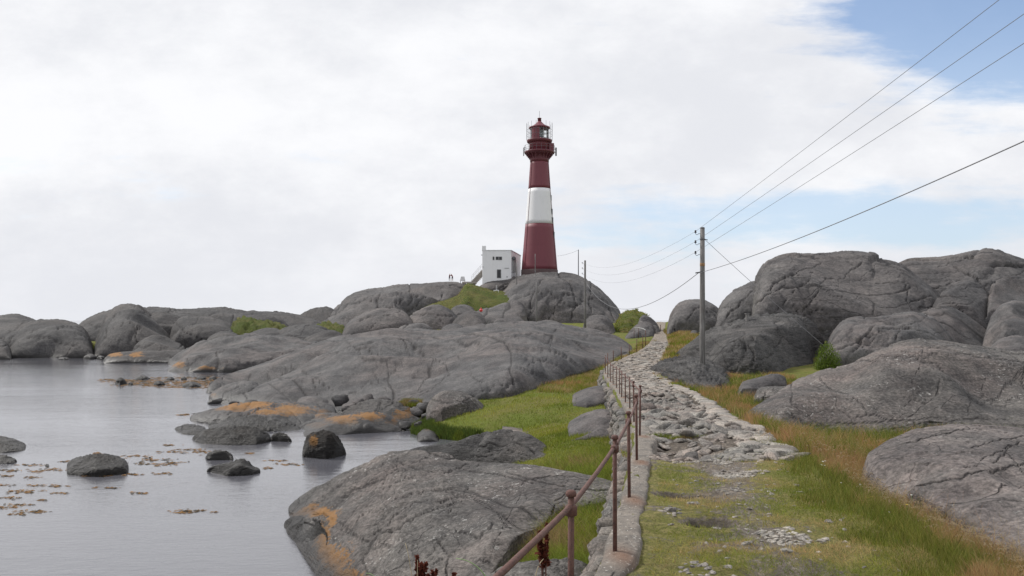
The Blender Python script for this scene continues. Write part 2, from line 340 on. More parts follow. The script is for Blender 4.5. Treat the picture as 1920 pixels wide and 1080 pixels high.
def ground_z(x, y):
    x = np.asarray(x, float); y = np.asarray(y, float)
    zu = L(ZU, y); xw = L(FX, y) - WALL_OFF; s = x - L(SH, y)
    far = np.clip((y - 45) / 20, 0, 1)
    top = np.interp(y, [0, 16, 20, 32, 45], [1.5, 1.5, 1.22, 1.22, 1.5]) + far * 1.2 + np.clip((y - 85) / 60, 0, 1) * 1.6
    top = np.where((x < -15) & (y > 70), 1.2, top)
    k = np.interp(y, [0, 10, 19, 24, 28, 36, 45, 65], [.7, .8, 1.1, 1.3, 2.6, 2.8, 2.0, 10])
    zl = np.where(s > 0, top * (1 - np.exp(-np.clip(s, 0, 99) / k)), np.clip(s * .35, -2.5, 0))
    zr = zu + np.interp(y, [0, 12, 26, 45, 60], [-.32, -.42, -.2, 0, .3]) * np.clip((x - L(XR, y) - .2) / 1.1, 0, 1)
    n = gn(np.stack([x * .6, y * .6, np.zeros_like(x)], -1).reshape(-1, 3)).reshape(x.shape) * .08 + gn(np.stack([x * 2.5, y * 2.5, np.zeros_like(x) + 3], -1).reshape(-1, 3)).reshape(x.shape) * .02
    soft = np.clip((y - 41) / 6, 0, 1)          # the wall gives way to a bank further on
    t = np.clip((x - xw) / (.05 + soft * 5) + soft * .5, 0, 1); t = t * t * (3 - 2 * t)
    return zl * (1 - t) + zr * t + n * np.where(s > -1, 1, .3)
def build_ground():
    yy = np.concatenate([np.linspace(-12, 0, 20), np.geomspace(4, 260, 620) - 4 + .2]); s = np.linspace(-1.15, 1.15, 760)
    Y, S = np.meshgrid(yy, s, indexing='ij'); X = S * (np.maximum(Y, 0) + 9)
    Z = ground_z(X, Y); xl = L(FX, Y) + .1; xr = L(XR, Y) - .05
    Z = np.where((X > xl) & (X < xr) & (Y < 118), Z - .22, Z)
    me = np_mesh('ground', np.stack([X, Y, Z], -1).reshape(-1, 3), grid_faces(len(yy), len(s)))
    return tag(link('ground', me, M['turf']), kind='structure')
build_ground()
wm = np_mesh('sea_water', [(-6000, -300, 0), (6000, -300, 0), (6000, 8000, 0), (-6000, 8000, 0)], [(0, 1, 2, 3)])
tag(link('water', wm, M['water']), kind='structure')
# path
def green_amt(x, y):
    g = np.interp(y, [-6, 9, 10.6, 11.5, 15, 30, 40, 60, 80, 120], [.66, .68, .5, .15, .02, .06, .12, .08, .15, .3])
    xr = L(XR, y); xl = L(FX, y); u = (x - xl) / (xr - xl)
    g = g - np.exp(-((u - .55) / .16) ** 2) * .3 * (y < 10.5)
    return g + np.clip((u - .8) / .2, 0, 1) * .3 * (y < 11)
def path_z(x, y):
    x = np.asarray(x, float); y = np.asarray(y, float); sh = x.shape
    z = L(ZU, y); P = np.stack([x, y, np.zeros_like(x)], -1).reshape(-1, 3)
    rough = np.interp(y, [9.5, 12, 30, 40, 50], [.25, 1, 1, .4, .2])
    z = z + fbm(P * 1.3, 3).reshape(sh) * .05 + fbm(P * 5 + 9, 3).reshape(sh) * .035 * rough
    z = z - .22 * np.exp(-(((x - 2.35) / .6) ** 2 + ((y - 11.9) / 1.0) ** 2)) - .26 * np.exp(-(((x - 1.74) / .17) ** 2 + ((y - 7.1) / .15) ** 2)) - .07 * np.exp(-(((x - 1.78) / .24) ** 2 + ((y - 8.35) / .12) ** 2))
    return z
def hole(x, y): return np.exp(-(((x - 1.74) / .19) ** 2 + ((y - 7.1) / .15) ** 2) ** 1.5) + .8 * np.exp(-(((x - 1.78) / .24) ** 2 + ((y - 8.35) / .12) ** 2))
def build_path():
    yy = np.geomspace(6, 130, 900) - 6 - 1.5; yy = yy[yy < 121]; u = np.linspace(0, 1, 150)
    Y, U = np.meshgrid(yy, u, indexing='ij'); XL = L(FX, Y) + .06; XRR = L(XR, Y) + .25; X = XL + (XRR - XL) * U
    Z = path_z(X, Y) + .004; gz = ground_z(X, Y); e = np.clip((U - .93) / .07, 0, 1); Z = Z * (1 - e) + (gz - .03) * e
    me = np_mesh('path', np.stack([X, Y, Z], -1).reshape(-1, 3), grid_faces(len(yy), len(u)), {'green': (green_amt(X, Y) - 2 * hole(X, Y)).ravel(), 'dirt_darken': np.clip(np.interp(Y, [12, 14, 25, 29], [.15, .85, .7, 0]) * (U < .8) + hole(X, Y) * 1.3, 0, 1).ravel()})
    tag(link('path', me, M['path']), kind='structure')
build_path()
# ------------------------------------------------------------------ rocks: a dome lofted from its skyline and its foot
def smooth_poly(pts, step, it=2):
    P = np.array(pts, float)
    for _ in range(it):
        Q = [P[0]]
        for a, b in zip(P[:-1], P[1:]): Q += [a * .78 + b * .22, a * .22 + b * .78]
        Q.append(P[-1]); P = np.array(Q)
    s = np.concatenate([[0], np.cumsum(np.linalg.norm(np.diff(P, axis=0), axis=1))])
    q = np.linspace(0, s[-1], max(8, int(s[-1] / step)))
    return np.interp(q, s, P[:, 0]), np.interp(q, s, P[:, 1])
def worley(Q):
    i = np.floor(Q).astype(int); f1 = np.full(len(Q), 9.); f2 = f1.copy(); ti = np.zeros(len(Q))
    for dx in (-1, 0, 1):
        for dy in (-1, 0, 1):
            for dz in (-1, 0, 1):
                c = i + (dx, dy, dz); h_ = _p[_p[_p[c[:, 0] & 255] + (c[:, 1] & 255)] + (c[:, 2] & 255)] & 255; v = Q - (c + .5 + _g[h_] * .45); d = np.linalg.norm(v, axis=1)
                t = (v * _g[(h_ + 77) & 255]).sum(1) + _g[(h_ + 33) & 255, 0] * .25; m = d < f1; f2 = np.where(m, f1, np.minimum(f2, d)); f1 = np.where(m, d, f1); ti = np.where(m, t, ti)
    return f1, f2, ti
def seg_dist(px, py, pts):
    d = np.full(px.shape, 1e9)
    for (x0, y0), (x1, y1) in zip(pts[:-1], pts[1:]):
        vx, vy = x1 - x0, y1 - y0; t = np.clip(((px - x0) * vx + (py - y0) * vy) / (vx * vx + vy * vy + 1e-9), 0, 1)
        d = np.minimum(d, np.hypot(px - x0 - t * vx, py - y0 - t * vy))
    return d
SURF = []
def rock(label, sky_, front, dr=None, thick=None, zb=0.0, a=1.0, b=.9, mat='rock', name='rock_outcrop', cat='rock outcrop', group=None,
         amp=.05, freq=1.2, cracks=(), lichen=(), step=2.3, back=.8, kind=None, lumps=0.0, seed=None, keep=None, ledge=.16, df0=None, joint=.05, joint_f=.9, auto=1.0, az=None, facets=1.0):
    seed = (hash((sky_[0][0], sky_[0][1], len(sky_))) % 97) if seed is None else seed
    if name == 'rock_outcrop': a, b = a * 1.12, min(b + .18, 1.05)
    us, ys = smooth_poly(sky_, step); us = np.maximum.accumulate(us + np.arange(len(us)) * 1e-4)
    zbv = L(zb, us)
    if df0 is not None: df = L(df0, us); yf = HZ - (zbv - EYE) / df * F
    else: yf = L(front, us); df = (EYE - zbv) * F / np.maximum(yf - HZ, 8)
    drv = df + L(thick, us) if thick is not None else L(dr, us)
    drv = np.maximum(drv, df + .15 + .0 * df)
    es = (HZ - ys) / F
    span = np.median(np.maximum(yf - ys, 4)); nf = int(max(14, min(170, span / step * 1.25 + 8))); nb = max(10, nf // 4)
    th = np.linspace(0, math.pi / 2, nf); tb = np.linspace(0, math.pi / 2, nb)[1:]
    fy = 1 - np.cos(th) ** a; fz = np.sin(th) ** b
    h = np.maximum(EYE + es * drv - zbv, .0)
    thk = np.maximum((drv - df) * back, .3)
    for _ in range(8):
        el = ((zbv + h * fz[:, None] - EYE) / (df + (drv - df) * fy[:, None])).max(0); h = np.where(el - es > 1e-5, np.maximum(h - (el - es) * drv, 0), h)
    thk = np.minimum(thk, np.where(es < 0, .45 * h / np.maximum(-es, 1e-3) + .05, 1e9))
    sink = np.clip(1 - h / .11, 0, 1) * .4; zbv = zbv - sink
    Yg = np.concatenate([df + (drv - df) * fy[:, None], drv + thk * (np.sin(tb) ** 1.0)[:, None]]); Zg = np.concatenate([zbv + h * fz[:, None], zbv + h * np.where(es < 0, (1 - np.sin(tb) ** 1.25)[:, None], (np.cos(tb) ** .9)[:, None])])
    lower = 3
    Yg = np.concatenate([np.stack([df - .02 * k for k in range(lower, 0, -1)]), Yg]); Zg = np.concatenate([np.stack([zbv - .5 * k for k in range(lower, 0, -1)]), Zg])
    Yg = np.concatenate([Yg, (drv + thk)[None] + .1]); Zg = np.concatenate([Zg, (zbv - 1.5)[None]])
    Xg = (us - 960) / F * Yg
    G = np.stack([Xg, Yg, Zg], -1); nr, nc = G.shape[:2]
    n = grid_normals(G); n *= np.sign((n[..., 2:3]).mean() or 1)
    size = max(.3, np.median(h)); sz = np.clip(h / (h.max() + 1e-6), .08, 1)[None]
    P = G.reshape(-1, 3) / size
    dsp = fbm(P * freq + seed, 5, .42).reshape(nr, nc) * amp * size * sz
    if lumps: 
        r_ = 1 - np.abs(gn(P * freq * .8 + seed + 31)).reshape(nr, nc) * 2.2; dsp -= np.clip(r_, 0, 1) ** 5 * lumps * size * sz
    if joint:      # blocks between joints: every cell tilts a little, with a crease along its edges
        Q = P * joint_f + np.stack([gn(P * joint_f * .7 + 5), gn(P * joint_f * .7 + 15), gn(P * joint_f * .7 + 25)], -1) * .55; Q = Q * [1, 1, 1.5] + seed
        f1, f2, ti = worley(Q); crease = np.exp(-((f2 - f1) / .05) ** 2); dsp += ((ti * joint - crease * joint * .55) * size).reshape(nr, nc) * sz
    if ledge:      # tilted beds: saw-toothed relief
        q = P @ np.array([.35, .25, 1.0]) * 5.5 + fbm(P * 1.3 + seed, 3) * 1.6; dsp += ((q - np.floor(q)).reshape(nr, nc) - .5) * ledge * size * .14 * sz
    px = 960 + G[..., 0] / np.maximum(G[..., 1], .3) * F; py = HZ - (G[..., 2] - EYE) / np.maximum(G[..., 1], .3) * F
    wx = gn(np.stack([px / 16, py / 16, np.full_like(px, seed)], -1).reshape(-1, 3)).reshape(px.shape) * 4.5 + gn(np.stack([px / 5, py / 5, np.full_like(px, seed)], -1).reshape(-1, 3)).reshape(px.shape) * 1.6
    crack = np.zeros_like(px); vis = np.ones_like(px); vis[nf + lower + 2:] = 0
    r2 = np.random.default_rng(seed * 7 + 5); wdt = us[-1] - us[0]; na = int(np.clip(wdt * span / 5200, 2, 30) * auto); t0 = r2.uniform(-.35, .35) if az is None else az; ac = []
    for _ in range(na):
        th_ = t0 + r2.normal() * .28 + (math.pi / 2 + r2.normal() * .2 if r2.random() < .16 else 0); lc = r2.uniform(.12, .55) * min(wdt, 420) * (.45 if abs(math.sin(th_)) > .7 else 1)
        j = r2.integers(0, len(us)); q = [us[j], ys[j] + (yf[j] - ys[j]) * r2.random()]; pts = [tuple(q)]; dth = r2.normal() * .05
        for _k in range(9):
            th_ += dth + r2.normal() * .30; q = [q[0] + math.cos(th_) * lc / 9, q[1] + math.sin(th_) * lc / 9]; pts.append(tuple(q))
        ac.append((pts, r2.choice([.8, 1.2, 1.7, 2.3], p=[.35, .35, .2, .1])))
    for ck in list(cracks) + ac:
        pts, wd = (ck[0], ck[1]) if isinstance(ck[0], (list, tuple)) and isinstance(ck[0][0], (list, tuple)) else (ck, 2.0)
        q = np.exp(-(seg_dist(px + wx, py + wx * .7, pts) / (wd * .52)) ** 2) * vis; crack = np.maximum(crack, q)
    mpp = np.median(G[..., 1]) / F
    dsp -= crack * 3.0 * mpp
    li = np.zeros_like(px)
    for (lx, ly, rx, ry) in lichen: li = np.maximum(li, np.exp(-(((px - lx) / rx) ** 2 + ((py - ly) / ry) ** 2)) * .95)
    G = G + n * dsp[..., None]
    if joint and facets:      # flat broken faces: the surface beyond a plane is cut back on to it
        r3 = np.random.default_rng(seed * 11 + 3)
        kw_ = np.clip((nf + lower - np.arange(nr)) / (nf * .3), .06, 1)[:, None]; facets *= .65 if mat == 'rock_hill' else 1
        for _ in range(int(facets * (5 + wdt / 60))):
            i_, j_ = lower + r3.integers(int(nf * .12), int(nf * .92)), r3.integers(int(nc * .04), max(int(nc * .96), int(nc * .04) + 1))
            q_ = n[i_, j_] + r3.normal(size=3) * [.22, .22, .18]; q_ /= np.linalg.norm(q_); rad_ = size * r3.uniform(.9, 2.2)
            dd = ((G - G[i_, j_]) * q_).sum(-1) + size * r3.uniform(.015, .06); near_ = np.exp(-((((G - G[i_, j_]) ** 2).sum(-1)) / rad_ ** 2) ** 3)
            G = G - (np.clip(dd, 0, None) * near_ * kw_ * .85)[..., None] * q_
    o0 = np.array([G[..., 0].mean(), G[..., 1].mean(), float(zbv.mean())])
    me = np_mesh(name, (G - o0).reshape(-1, 3), grid_faces(nr, nc), {'crack': crack.ravel(), 'lichen': li.ravel()})
    o = link(name, me, M[mat], None, o0)
    if kind: tag(o, kind=kind)
    else: tag(o, label, cat, group)
    if keep is not None: SURF.append((keep, G))
    return G

# --- right hand side of the path, near to far
rock('broad pale grey slab filling the bottom right corner beside the grass verge',
     [(1605, 868), (1640, 840), (1690, 812), (1740, 798), (1800, 793), (1860, 797), (1920, 803), (2000, 808), (2200, 815), (2500, 830), (2800, 900), (2900, 1000)],
     [(1605, 872), (1650, 905), (1700, 925), (1770, 960), (1830, 1005), (1920, 1045), (2050, 1130), (2200, 1230), (2500, 1400), (2800, 1500), (2900, 1500)],
     dr=[(1605, 10.2), (1740, 11), (1920, 11), (2200, 10)], zb=2.66, mat='rock_pale', amp=.05, auto=.35, az=-.25, a=1.1, b=1.0, freq=.5,
     cracks=[([(1700, 912), (1760, 902), (1840, 885), (1920, 868), (2000, 860)], 2.4), ([(1775, 940), (1830, 925), (1900, 900), (1960, 890)], 1.6), ([(1700, 828), (1760, 815), (1810, 806)], 1.6), ([(1812, 796), (1822, 806)], 1.5), ([(1820, 838), (1880, 824), (1925, 818)], 1.4)])
rock('long smooth grey dome behind the golden grass, with a ledge crack along its foot',
     [(1366, 796), (1400, 772), (1440, 746), (1475, 722), (1500, 708), (1540, 692), (1590, 686), (1622, 668), (1655, 650), (1690, 640), (1725, 636), (1800, 643), (1870, 652), (1920, 661), (2050, 680), (2200, 700), (2400, 740), (2500, 800), (2530, 835)],
     [(1366, 799), (1440, 812), (1500, 818), (1660, 812), (1750, 808), (2200, 830), (2530, 838)], dr=[(1366, 17.5), (1480, 22), (1700, 25), (2200, 25)], zb=2.05, mat='rock_near', amp=.07, b=.85, freq=.8, lumps=.04,
     cracks=[([(1490, 764), (1530, 768), (1560, 771), (1600, 766), (1680, 768), (1740, 775), (1785, 783), (1840, 776), (1920, 774), (2000, 776)], 2.6), ([(1700, 764), (1725, 740), (1760, 712), (1790, 700), (1850, 694)], 2.0), ([(1480, 700), (1486, 730), (1483, 756)], 2.0),
             ([(1765, 750), (1800, 722), (1850, 700), (1920, 690)], 1.5), ([(1560, 690), (1620, 676), (1680, 668), (1760, 662)], 1.3), ([(1660, 662), (1640, 680), (1600, 690)], 1.4), ([(1700, 650), (1760, 652), (1840, 668), (1920, 676)], 1.3), ([(1560, 800), (1620, 790), (1700, 784), (1800, 795)], 1.5)])
rock('low rock in the golden grass standing in for a dark recess under the ledge, right of the tall pole', [(1366, 728), (1395, 714), (1430, 705), (1455, 699), (1470, 704), (1478, 716)], [(1366, 731), (1430, 728), (1478, 722)], thick=2, zb=2.0, mat='rock', amp=.1)  # added rock form where the ledge only has a dark, shaded recess
rock('small flat pale slab in the golden grass at the tip of the long dome', [(1405, 738), (1420, 728), (1445, 723), (1480, 725), (1500, 730)], [(1405, 741), (1450, 742), (1500, 740)], thick=1.2, zb=2.1, mat='rock_near', amp=.06)
rock('rough slate-like outcrop around the foot of the tall pole', [(1215, 700), (1224, 683), (1250, 670), (1285, 667), (1320, 670), (1360, 688), (1385, 716)],
     [(1215, 702), (1250, 718), (1300, 738), (1345, 736), (1385, 719)], dr=40, zb=1.7, mat='rock_slate', amp=.10, freq=1.8, ledge=1.0, a=1.2, b=1.0,
     cracks=[([(1235, 690), (1270, 700), (1310, 702), (1345, 712)], 2), ([(1262, 672), (1290, 688), (1330, 690)], 1.6), ([(1240, 705), (1275, 715), (1300, 712)], 1.4)])
rock('craggy dark dome behind the foot of the tall pole', [(1262, 668), (1275, 655), (1305, 633), (1340, 614), (1372, 603), (1402, 594), (1440, 588), (1480, 586), (1510, 591), (1532, 608), (1548, 640), (1552, 682)],
     [(1262, 678), (1300, 695), (1360, 700), (1420, 702), (1480, 698), (1552, 690)], dr=49, zb=1.85, mat='rock_slate', amp=.07, freq=1.4, ledge=.5, lumps=.06, b=.75,
     cracks=[([(1400, 645), (1415, 660), (1412, 676), (1440, 668), (1470, 650)], 2.2), ([(1395, 612), (1388, 640), (1400, 655)], 2.0), ([(1450, 592), (1470, 610), (1500, 620), (1530, 640)], 1.6), ([(1300, 650), (1330, 655), (1370, 640), (1390, 640)], 1.8), ([(1330, 630), (1350, 650), (1360, 680)], 1.6)])
rock('pinkish broken slab behind the green juniper bush', [(1515, 692), (1535, 662), (1560, 622), (1580, 600), (1595, 595), (1640, 593), (1690, 588), (1722, 584), (1752, 596), (1780, 618), (1805, 650), (1812, 672)],
     None, df0=42, dr=49, zb=2.3, mat='rock', amp=.06, lumps=.08, b=.8,
     cracks=[([(1600, 660), (1615, 640), (1632, 618), (1640, 610)], 3.2), ([(1560, 655), (1590, 650), (1625, 630), (1660, 622)], 3.0), ([(1680, 640), (1690, 620), (1710, 605)], 2.2), ([(1640, 618), (1700, 612), (1750, 620), (1790, 642)], 1.8)])
rock('tilted dark slab behind the pinkish broken slab', [(1690, 620), (1720, 588), (1745, 578), (1768, 573), (1795, 580), (1825, 598), (1852, 618), (1880, 640), (1892, 655)], None, df0=50, dr=55, zb=2.6, mat='rock', amp=.05, b=.8,
     cracks=[([(1730, 588), (1770, 578), (1810, 596), (1850, 625), (1880, 645)], 2.2), ([(1750, 600), (1790, 606), (1830, 630)], 2)])
rock('grey dome at the right edge above the end of the long dome', [(1845, 672), (1862, 642), (1890, 629), (1920, 630), (2000, 650), (2080, 690)], None, df0=36, dr=40, zb=2.6, mat='rock', amp=.06, b=.8)
rock('round dark rock at the right edge, second from the bottom of the pile', [(1840, 655), (1850, 610), (1872, 576), (1897, 560), (1925, 563), (1980, 590), (2050, 650)], None, df0=46, dr=52, zb=2.8, mat='rock', amp=.07, lumps=.05, b=.75)
rock('rounded rock at the right edge just below the high skyline', [(1846, 605), (1850, 560), (1862, 532), (1880, 522), (1905, 519), (1930, 523), (1990, 545), (2060, 610)], None, df0=55, dr=61, zb=3.0, mat='rock', amp=.05, b=.7)
rock('small dome of jointed rock tucked against the right massif', [(1738, 612), (1752, 565), (1775, 541), (1800, 530), (1820, 528), (1842, 540), (1858, 565), (1864, 610)], None, df0=56, dr=61, zb=3.0, mat='rock_hill', amp=.05, b=.7, cracks=[([(1755, 558), (1790, 552), (1818, 545)], 1.8), ([(1768, 570), (1800, 572), (1830, 560)], 1.6)])
rock('great smooth grey massif with long curved cracks on the right skyline', [(1406, 640), (1410, 580), (1415, 540), (1424, 508), (1440, 490), (1462, 481), (1500, 478), (1545, 479), (1590, 475), (1640, 479), (1675, 487), (1700, 500), (1722, 522), (1748, 542), (1770, 575), (1800, 640)],
     None, df0=58, dr=70, zb=2.6, facets=.35, mat='rock_hill', amp=.03, b=.62, a=.9, lumps=.02,
     cracks=[([(1415, 572), (1440, 553), (1465, 540), (1510, 534), (1545, 536), (1600, 534), (1650, 528), (1710, 533)], 2.4), ([(1444, 540), (1470, 520), (1495, 510), (1520, 497), (1543, 485)], 2.0), ([(1503, 584), (1520, 566), (1535, 545), (1542, 525), (1555, 510), (1575, 505)], 2.4), ([(1545, 542), (1590, 536), (1650, 530)], 1.5),
             ([(1640, 540), (1648, 555), (1644, 572), (1636, 588)], 3.2), ([(1655, 566), (1700, 560), (1745, 556)], 2), ([(1577, 525), (1585, 505), (1600, 492), (1622, 482)], 1.6), ([(1668, 490), (1690, 503), (1712, 522)], 3), ([(1440, 545), (1460, 525), (1500, 515)], 1.6), ([(1485, 570), (1495, 585)], 1.8)])
rock('highest grey dome of the right massif, on the far right skyline', [(1655, 560), (1675, 500), (1700, 489), (1745, 487), (1790, 480), (1825, 471), (1855, 467), (1885, 472), (1920, 484), (2000, 512), (2120, 640)],
     None, df0=66, dr=80, zb=2.6, facets=.15, mat='rock_hill', amp=.03, b=.62, cracks=[([(1760, 500), (1800, 486), (1860, 474)], 1.4), ([(1790, 500), (1830, 520), (1860, 560)], 1.6), ([(1720, 545), (1760, 540), (1800, 520)], 2)])
rock('dark leaning rock between the massif and the round boulder', [(1336, 620), (1344, 580), (1358, 560), (1380, 543), (1405, 529), (1418, 524), (1432, 540), (1434, 620)], None, df0=78, dr=86, zb=2.8, mat='rock_hill', amp=.05, b=.65, cracks=[([(1362, 595), (1380, 575), (1400, 560), (1415, 545)], 3)])
rock('round dark boulder standing right of the gap in the path', [(1250, 624), (1252, 605), (1258, 587), (1270, 570), (1288, 561), (1305, 559), (1328, 565), (1350, 580), (1366, 600), (1374, 626)], None, df0=79, dr=88, zb=2.7, mat='rock_hill', amp=.04, b=.6, cracks=[([(1290, 600), (1300, 580), (1320, 572), (1345, 585), (1365, 605)], 2.4)], name='boulder', cat='boulder')
rock('small pointed rock at the foot of the round dark boulder', [(1288, 641), (1291, 628), (1298, 618), (1308, 620), (1316, 632), (1324, 642)], None, df0=70, dr=73, zb=2.7, mat='rock_hill', amp=.08, b=.8, name='boulder', cat='boulder')
# --- gap of the path and the lighthouse hill
rock('', [(1144, 632), (1156, 605), (1166, 592), (1173, 584), (1192, 583), (1205, 587), (1214, 594), (1222, 610), (1226, 636)], None, df0=98, dr=125, zb=2.6, mat='turf_far', kind='structure', name='grassy_mound', joint=0, ledge=0, auto=0, amp=.3, freq=2, keep='mound', a=1.1, b=1.0)
rock('low grey rock on the crest just left of the gap', [(1192, 630), (1198, 598), (1206, 590), (1218, 594), (1231, 604), (1238, 618), (1238, 632)], None, df0=90, dr=97, zb=2.8, mat='rock_hill', amp=.05)
rock('pinkish boulder beside the bend of the path below the gap', [(1166, 640), (1180, 620), (1196, 606), (1212, 602), (1226, 609), (1231, 630)], None, df0=82, dr=88, zb=2.5, mat='rock_hill', amp=.05, name='boulder', cat='boulder')
rock('dome of bare rock carrying the lighthouse', [(905, 625), (912, 585), (925, 560), (945, 543), (960, 527), (978, 518), (1000, 513.5), (1045, 511), (1075, 515), (1100, 524), (1122, 538), (1142, 558), (1158, 576), (1166, 592), (1168, 625)],
     None, df0=132, dr=173, zb=2.6, facets=.15, mat='rock_hill', amp=.03, b=.7, a=.9, lumps=.05,
     cracks=[([(1048, 512), (1062, 525), (1075, 545), (1080, 570), (1070, 600)], 2.4), ([(1000, 545), (1030, 555), (1062, 550), (1098, 560), (1130, 562)], 2), ([(985, 600), (995, 575), (1000, 545), (1020, 525)], 2.4), ([(1110, 528), (1105, 560), (1108, 590)], 1.8), ([(1030, 600), (1040, 575), (1055, 560)], 1.8), ([(940, 575), (965, 560), (990, 550), (1015, 540)], 2), ([(1120, 545), (1140, 570), (1150, 600)], 1.4)])
rock('dark band of rock under the white building', [(890, 552), (897, 537), (910, 530), (930, 526), (965, 519), (985, 516), (1000, 525), (1002, 560)], None, df0=164, dr=170, zb=9.6, mat='rock_hill', amp=.08, b=.6, cracks=[([(930, 545), (960, 535), (985, 520)], 2), ([(915, 548), (935, 540), (950, 530)], 1.6)])
rock('', [(770, 592), (795, 577), (815, 568), (845, 561), (862, 552), (871, 536), (879, 531), (905, 540), (930, 547), (955, 546), (975, 556), (990, 580)], None, df0=134, dr=[(770, 142), (850, 148), (879, 167), (990, 164)], zb=5.2, mat='turf_far', kind='structure', name='grass_slope', joint=0, ledge=0, auto=0, amp=.1, freq=2, keep='slope', b=1.0)
rock('wide rock shoulder left of the white building where two people stand', [(604, 625), (612, 596), (628, 577), (645, 560), (662, 548), (690, 540), (722, 536), (750, 530), (790, 528), (830, 527), (866, 528), (888, 540), (898, 570), (896, 625)],
     None, df0=[(604, 128), (740, 128), (820, 148), (898, 158)], dr=186, zb=[(604, 2.6), (740, 2.6), (820, 6.8), (898, 7.8)], mat='rock_hill', amp=.03, b=.7, a=.9, lumps=.05,
     cracks=[([(716, 537), (706, 560), (708, 585)], 2.6), ([(768, 530), (772, 555), (769, 585)], 2.2), ([(626, 590), (650, 570), (680, 560), (712, 548)], 2.2), ([(612, 600), (640, 572), (662, 562), (690, 546)], 1.8), ([(850, 566), (862, 556), (880, 545)], 1.8), ([(830, 545), (822, 565)], 1.4), ([(845, 535), (870, 540), (885, 555)], 1.8)])
hillrocks = [
 ('rounded pinkish rock at the left front of the lighthouse hill', [(640, 628), (652, 603), (672, 592), (692, 583), (718, 578), (745, 578), (764, 588), (776, 605), (778, 625)], 100, 112, [([(672, 600), (700, 592), (730, 590)], 1.6)]),
 ('flat-topped pinkish rock in front of the lighthouse hill', [(758, 618), (768, 592), (782, 581), (805, 573), (828, 572), (846, 580), (860, 596), (864, 618)], 108, 118, [([(770, 590), (800, 588), (850, 592)], 1.5)]),
 ('humped grey rock beside the red buoy', [(842, 622), (850, 602), (864, 589), (884, 581), (900, 586), (912, 598), (918, 622)], 100, 108, []),
 ('low rock in front of the flat-topped pinkish rock', [(740, 628), (748, 613), (765, 607), (790, 605), (808, 610), (820, 628)], 88, 94, []),
 ('small low rock at the foot of the humped rock near the buoy', [(820, 628), (830, 612), (846, 606), (866, 609), (882, 628)], 88, 93, []),
 ('blocky rock below the grass slope', [(842, 598), (846, 577), (856, 571), (876, 570), (890, 580), (895, 600)], 120, 128, []),
 ('dark broken cliff below the grass slope', [(884, 605), (890, 585), (905, 578), (925, 574), (945, 567), (968, 560), (985, 575), (990, 610)], 118, 132, [([(905, 600), (915, 580), (930, 570)], 3), ([(940, 600), (945, 580), (955, 565)], 3)]),
 ('low rock left of the second pole', [(985, 622), (998, 606), (1020, 600), (1045, 602), (1065, 612), (1075, 625)], 84, 90, [([(990, 610), (1020, 606), (1050, 608)], 1.3)]),
 ('rounded rock right behind the second pole', [(1088, 628), (1096, 602), (1108, 591), (1132, 590), (1148, 602), (1157, 630)], 94, 102, []),
 ('sloping pale rock below the dark broken cliff', [(915, 625), (922, 604), (935, 596), (955, 599), (985, 608), (1000, 622)], 88, 96, [])]
for lb, s_, f_, r_, ck in hillrocks: rock(lb, s_, None, df0=f_, dr=r_, zb=2.5, mat='rock_hill', amp=.05, b=.75, cracks=ck, freq=1.0)
# --- the big smooth shore domes in the middle
rock('very large smooth grey dome sloping down to the shore in the middle', [(383, 748), (388, 727), (403, 710), (430, 699), (470, 689), (510, 673), (560, 656), (600, 641), (650, 628), (700, 618), (735, 615), (780, 619), (830, 621), (880, 614), (920, 607), (970, 603), (1020, 603), (1070, 611), (1110, 617), (1145, 626), (1172, 638), (1188, 652), (1194, 668)],
     [(383, 752), (420, 756), (480, 760), (560, 756), (640, 752), (700, 750), (800, 746), (900, 743), (960, 738), (1050, 718), (1115, 698), (1150, 690), (1194, 671)],
     dr=[(383, 49), (450, 58), (700, 68), (1000, 72), (1100, 68), (1194, 62)], zb=[(383, 0), (560, .4), (700, .8), (900, 1.1), (1100, 1.4), (1150, 1.6), (1194, 2.0)], mat='rock', amp=.05, freq=.5, a=1.15, b=.95, lumps=.035,
     cracks=[([(517, 692), (530, 702), (545, 708), (565, 722), (590, 735), (620, 743), (650, 748), (700, 746), (722, 738), (745, 722), (770, 700), (795, 678), (822, 660), (840, 654)], 2.4), ([(722, 665), (716, 685), (712, 705), (706, 735)], 2.6), ([(545, 708), (580, 700), (610, 694)], 1.6),
             ([(668, 665), (700, 664), (735, 662), (760, 650)], 1.8), ([(790, 622), (820, 634), (860, 640), (900, 640)], 2), ([(560, 672), (590, 665), (640, 650), (700, 640)], 1.4), ([(560, 680), (600, 690)], 1.4), ([(780, 705), (740, 708), (700, 718)], 1.3), ([(850, 625), (900, 628), (945, 640), (960, 660), (955, 690), (965, 725)], 2.8), ([(880, 690), (890, 705), (905, 715)], 1.6),
             ([(1060, 625), (1110, 650), (1145, 664)], 1.8), ([(945, 635), (1000, 625), (1060, 628)], 1.5), ([(1020, 640), (1035, 625), (1030, 655)], 1.6), ([(460, 700), (500, 716), (540, 740)], 1.6), ([(420, 712), (450, 730), (470, 752)], 2.0), ([(620, 660), (660, 648), (720, 644)], 1.3), ([(700, 628), (760, 636), (800, 648)], 1.3), ([(500, 690), (560, 695), (600, 680)], 1.3)],
     lichen=[(400, 735, 14, 6)])
rock('dome with a steep dark right flank at the top of the lawn', [(918, 735), (930, 690), (948, 668), (975, 656), (1005, 651), (1040, 655), (1068, 662), (1092, 671), (1108, 682), (1117, 700)], [(918, 740), (1000, 731), (1050, 722), (1117, 702)],
     dr=51, zb=1.15, mat='rock', amp=.05, b=.7, cracks=[([(960, 664), (1000, 672), (1030, 683), (1045, 700)], 1.8), ([(970, 655), (962, 690), (972, 725)], 2.4)])
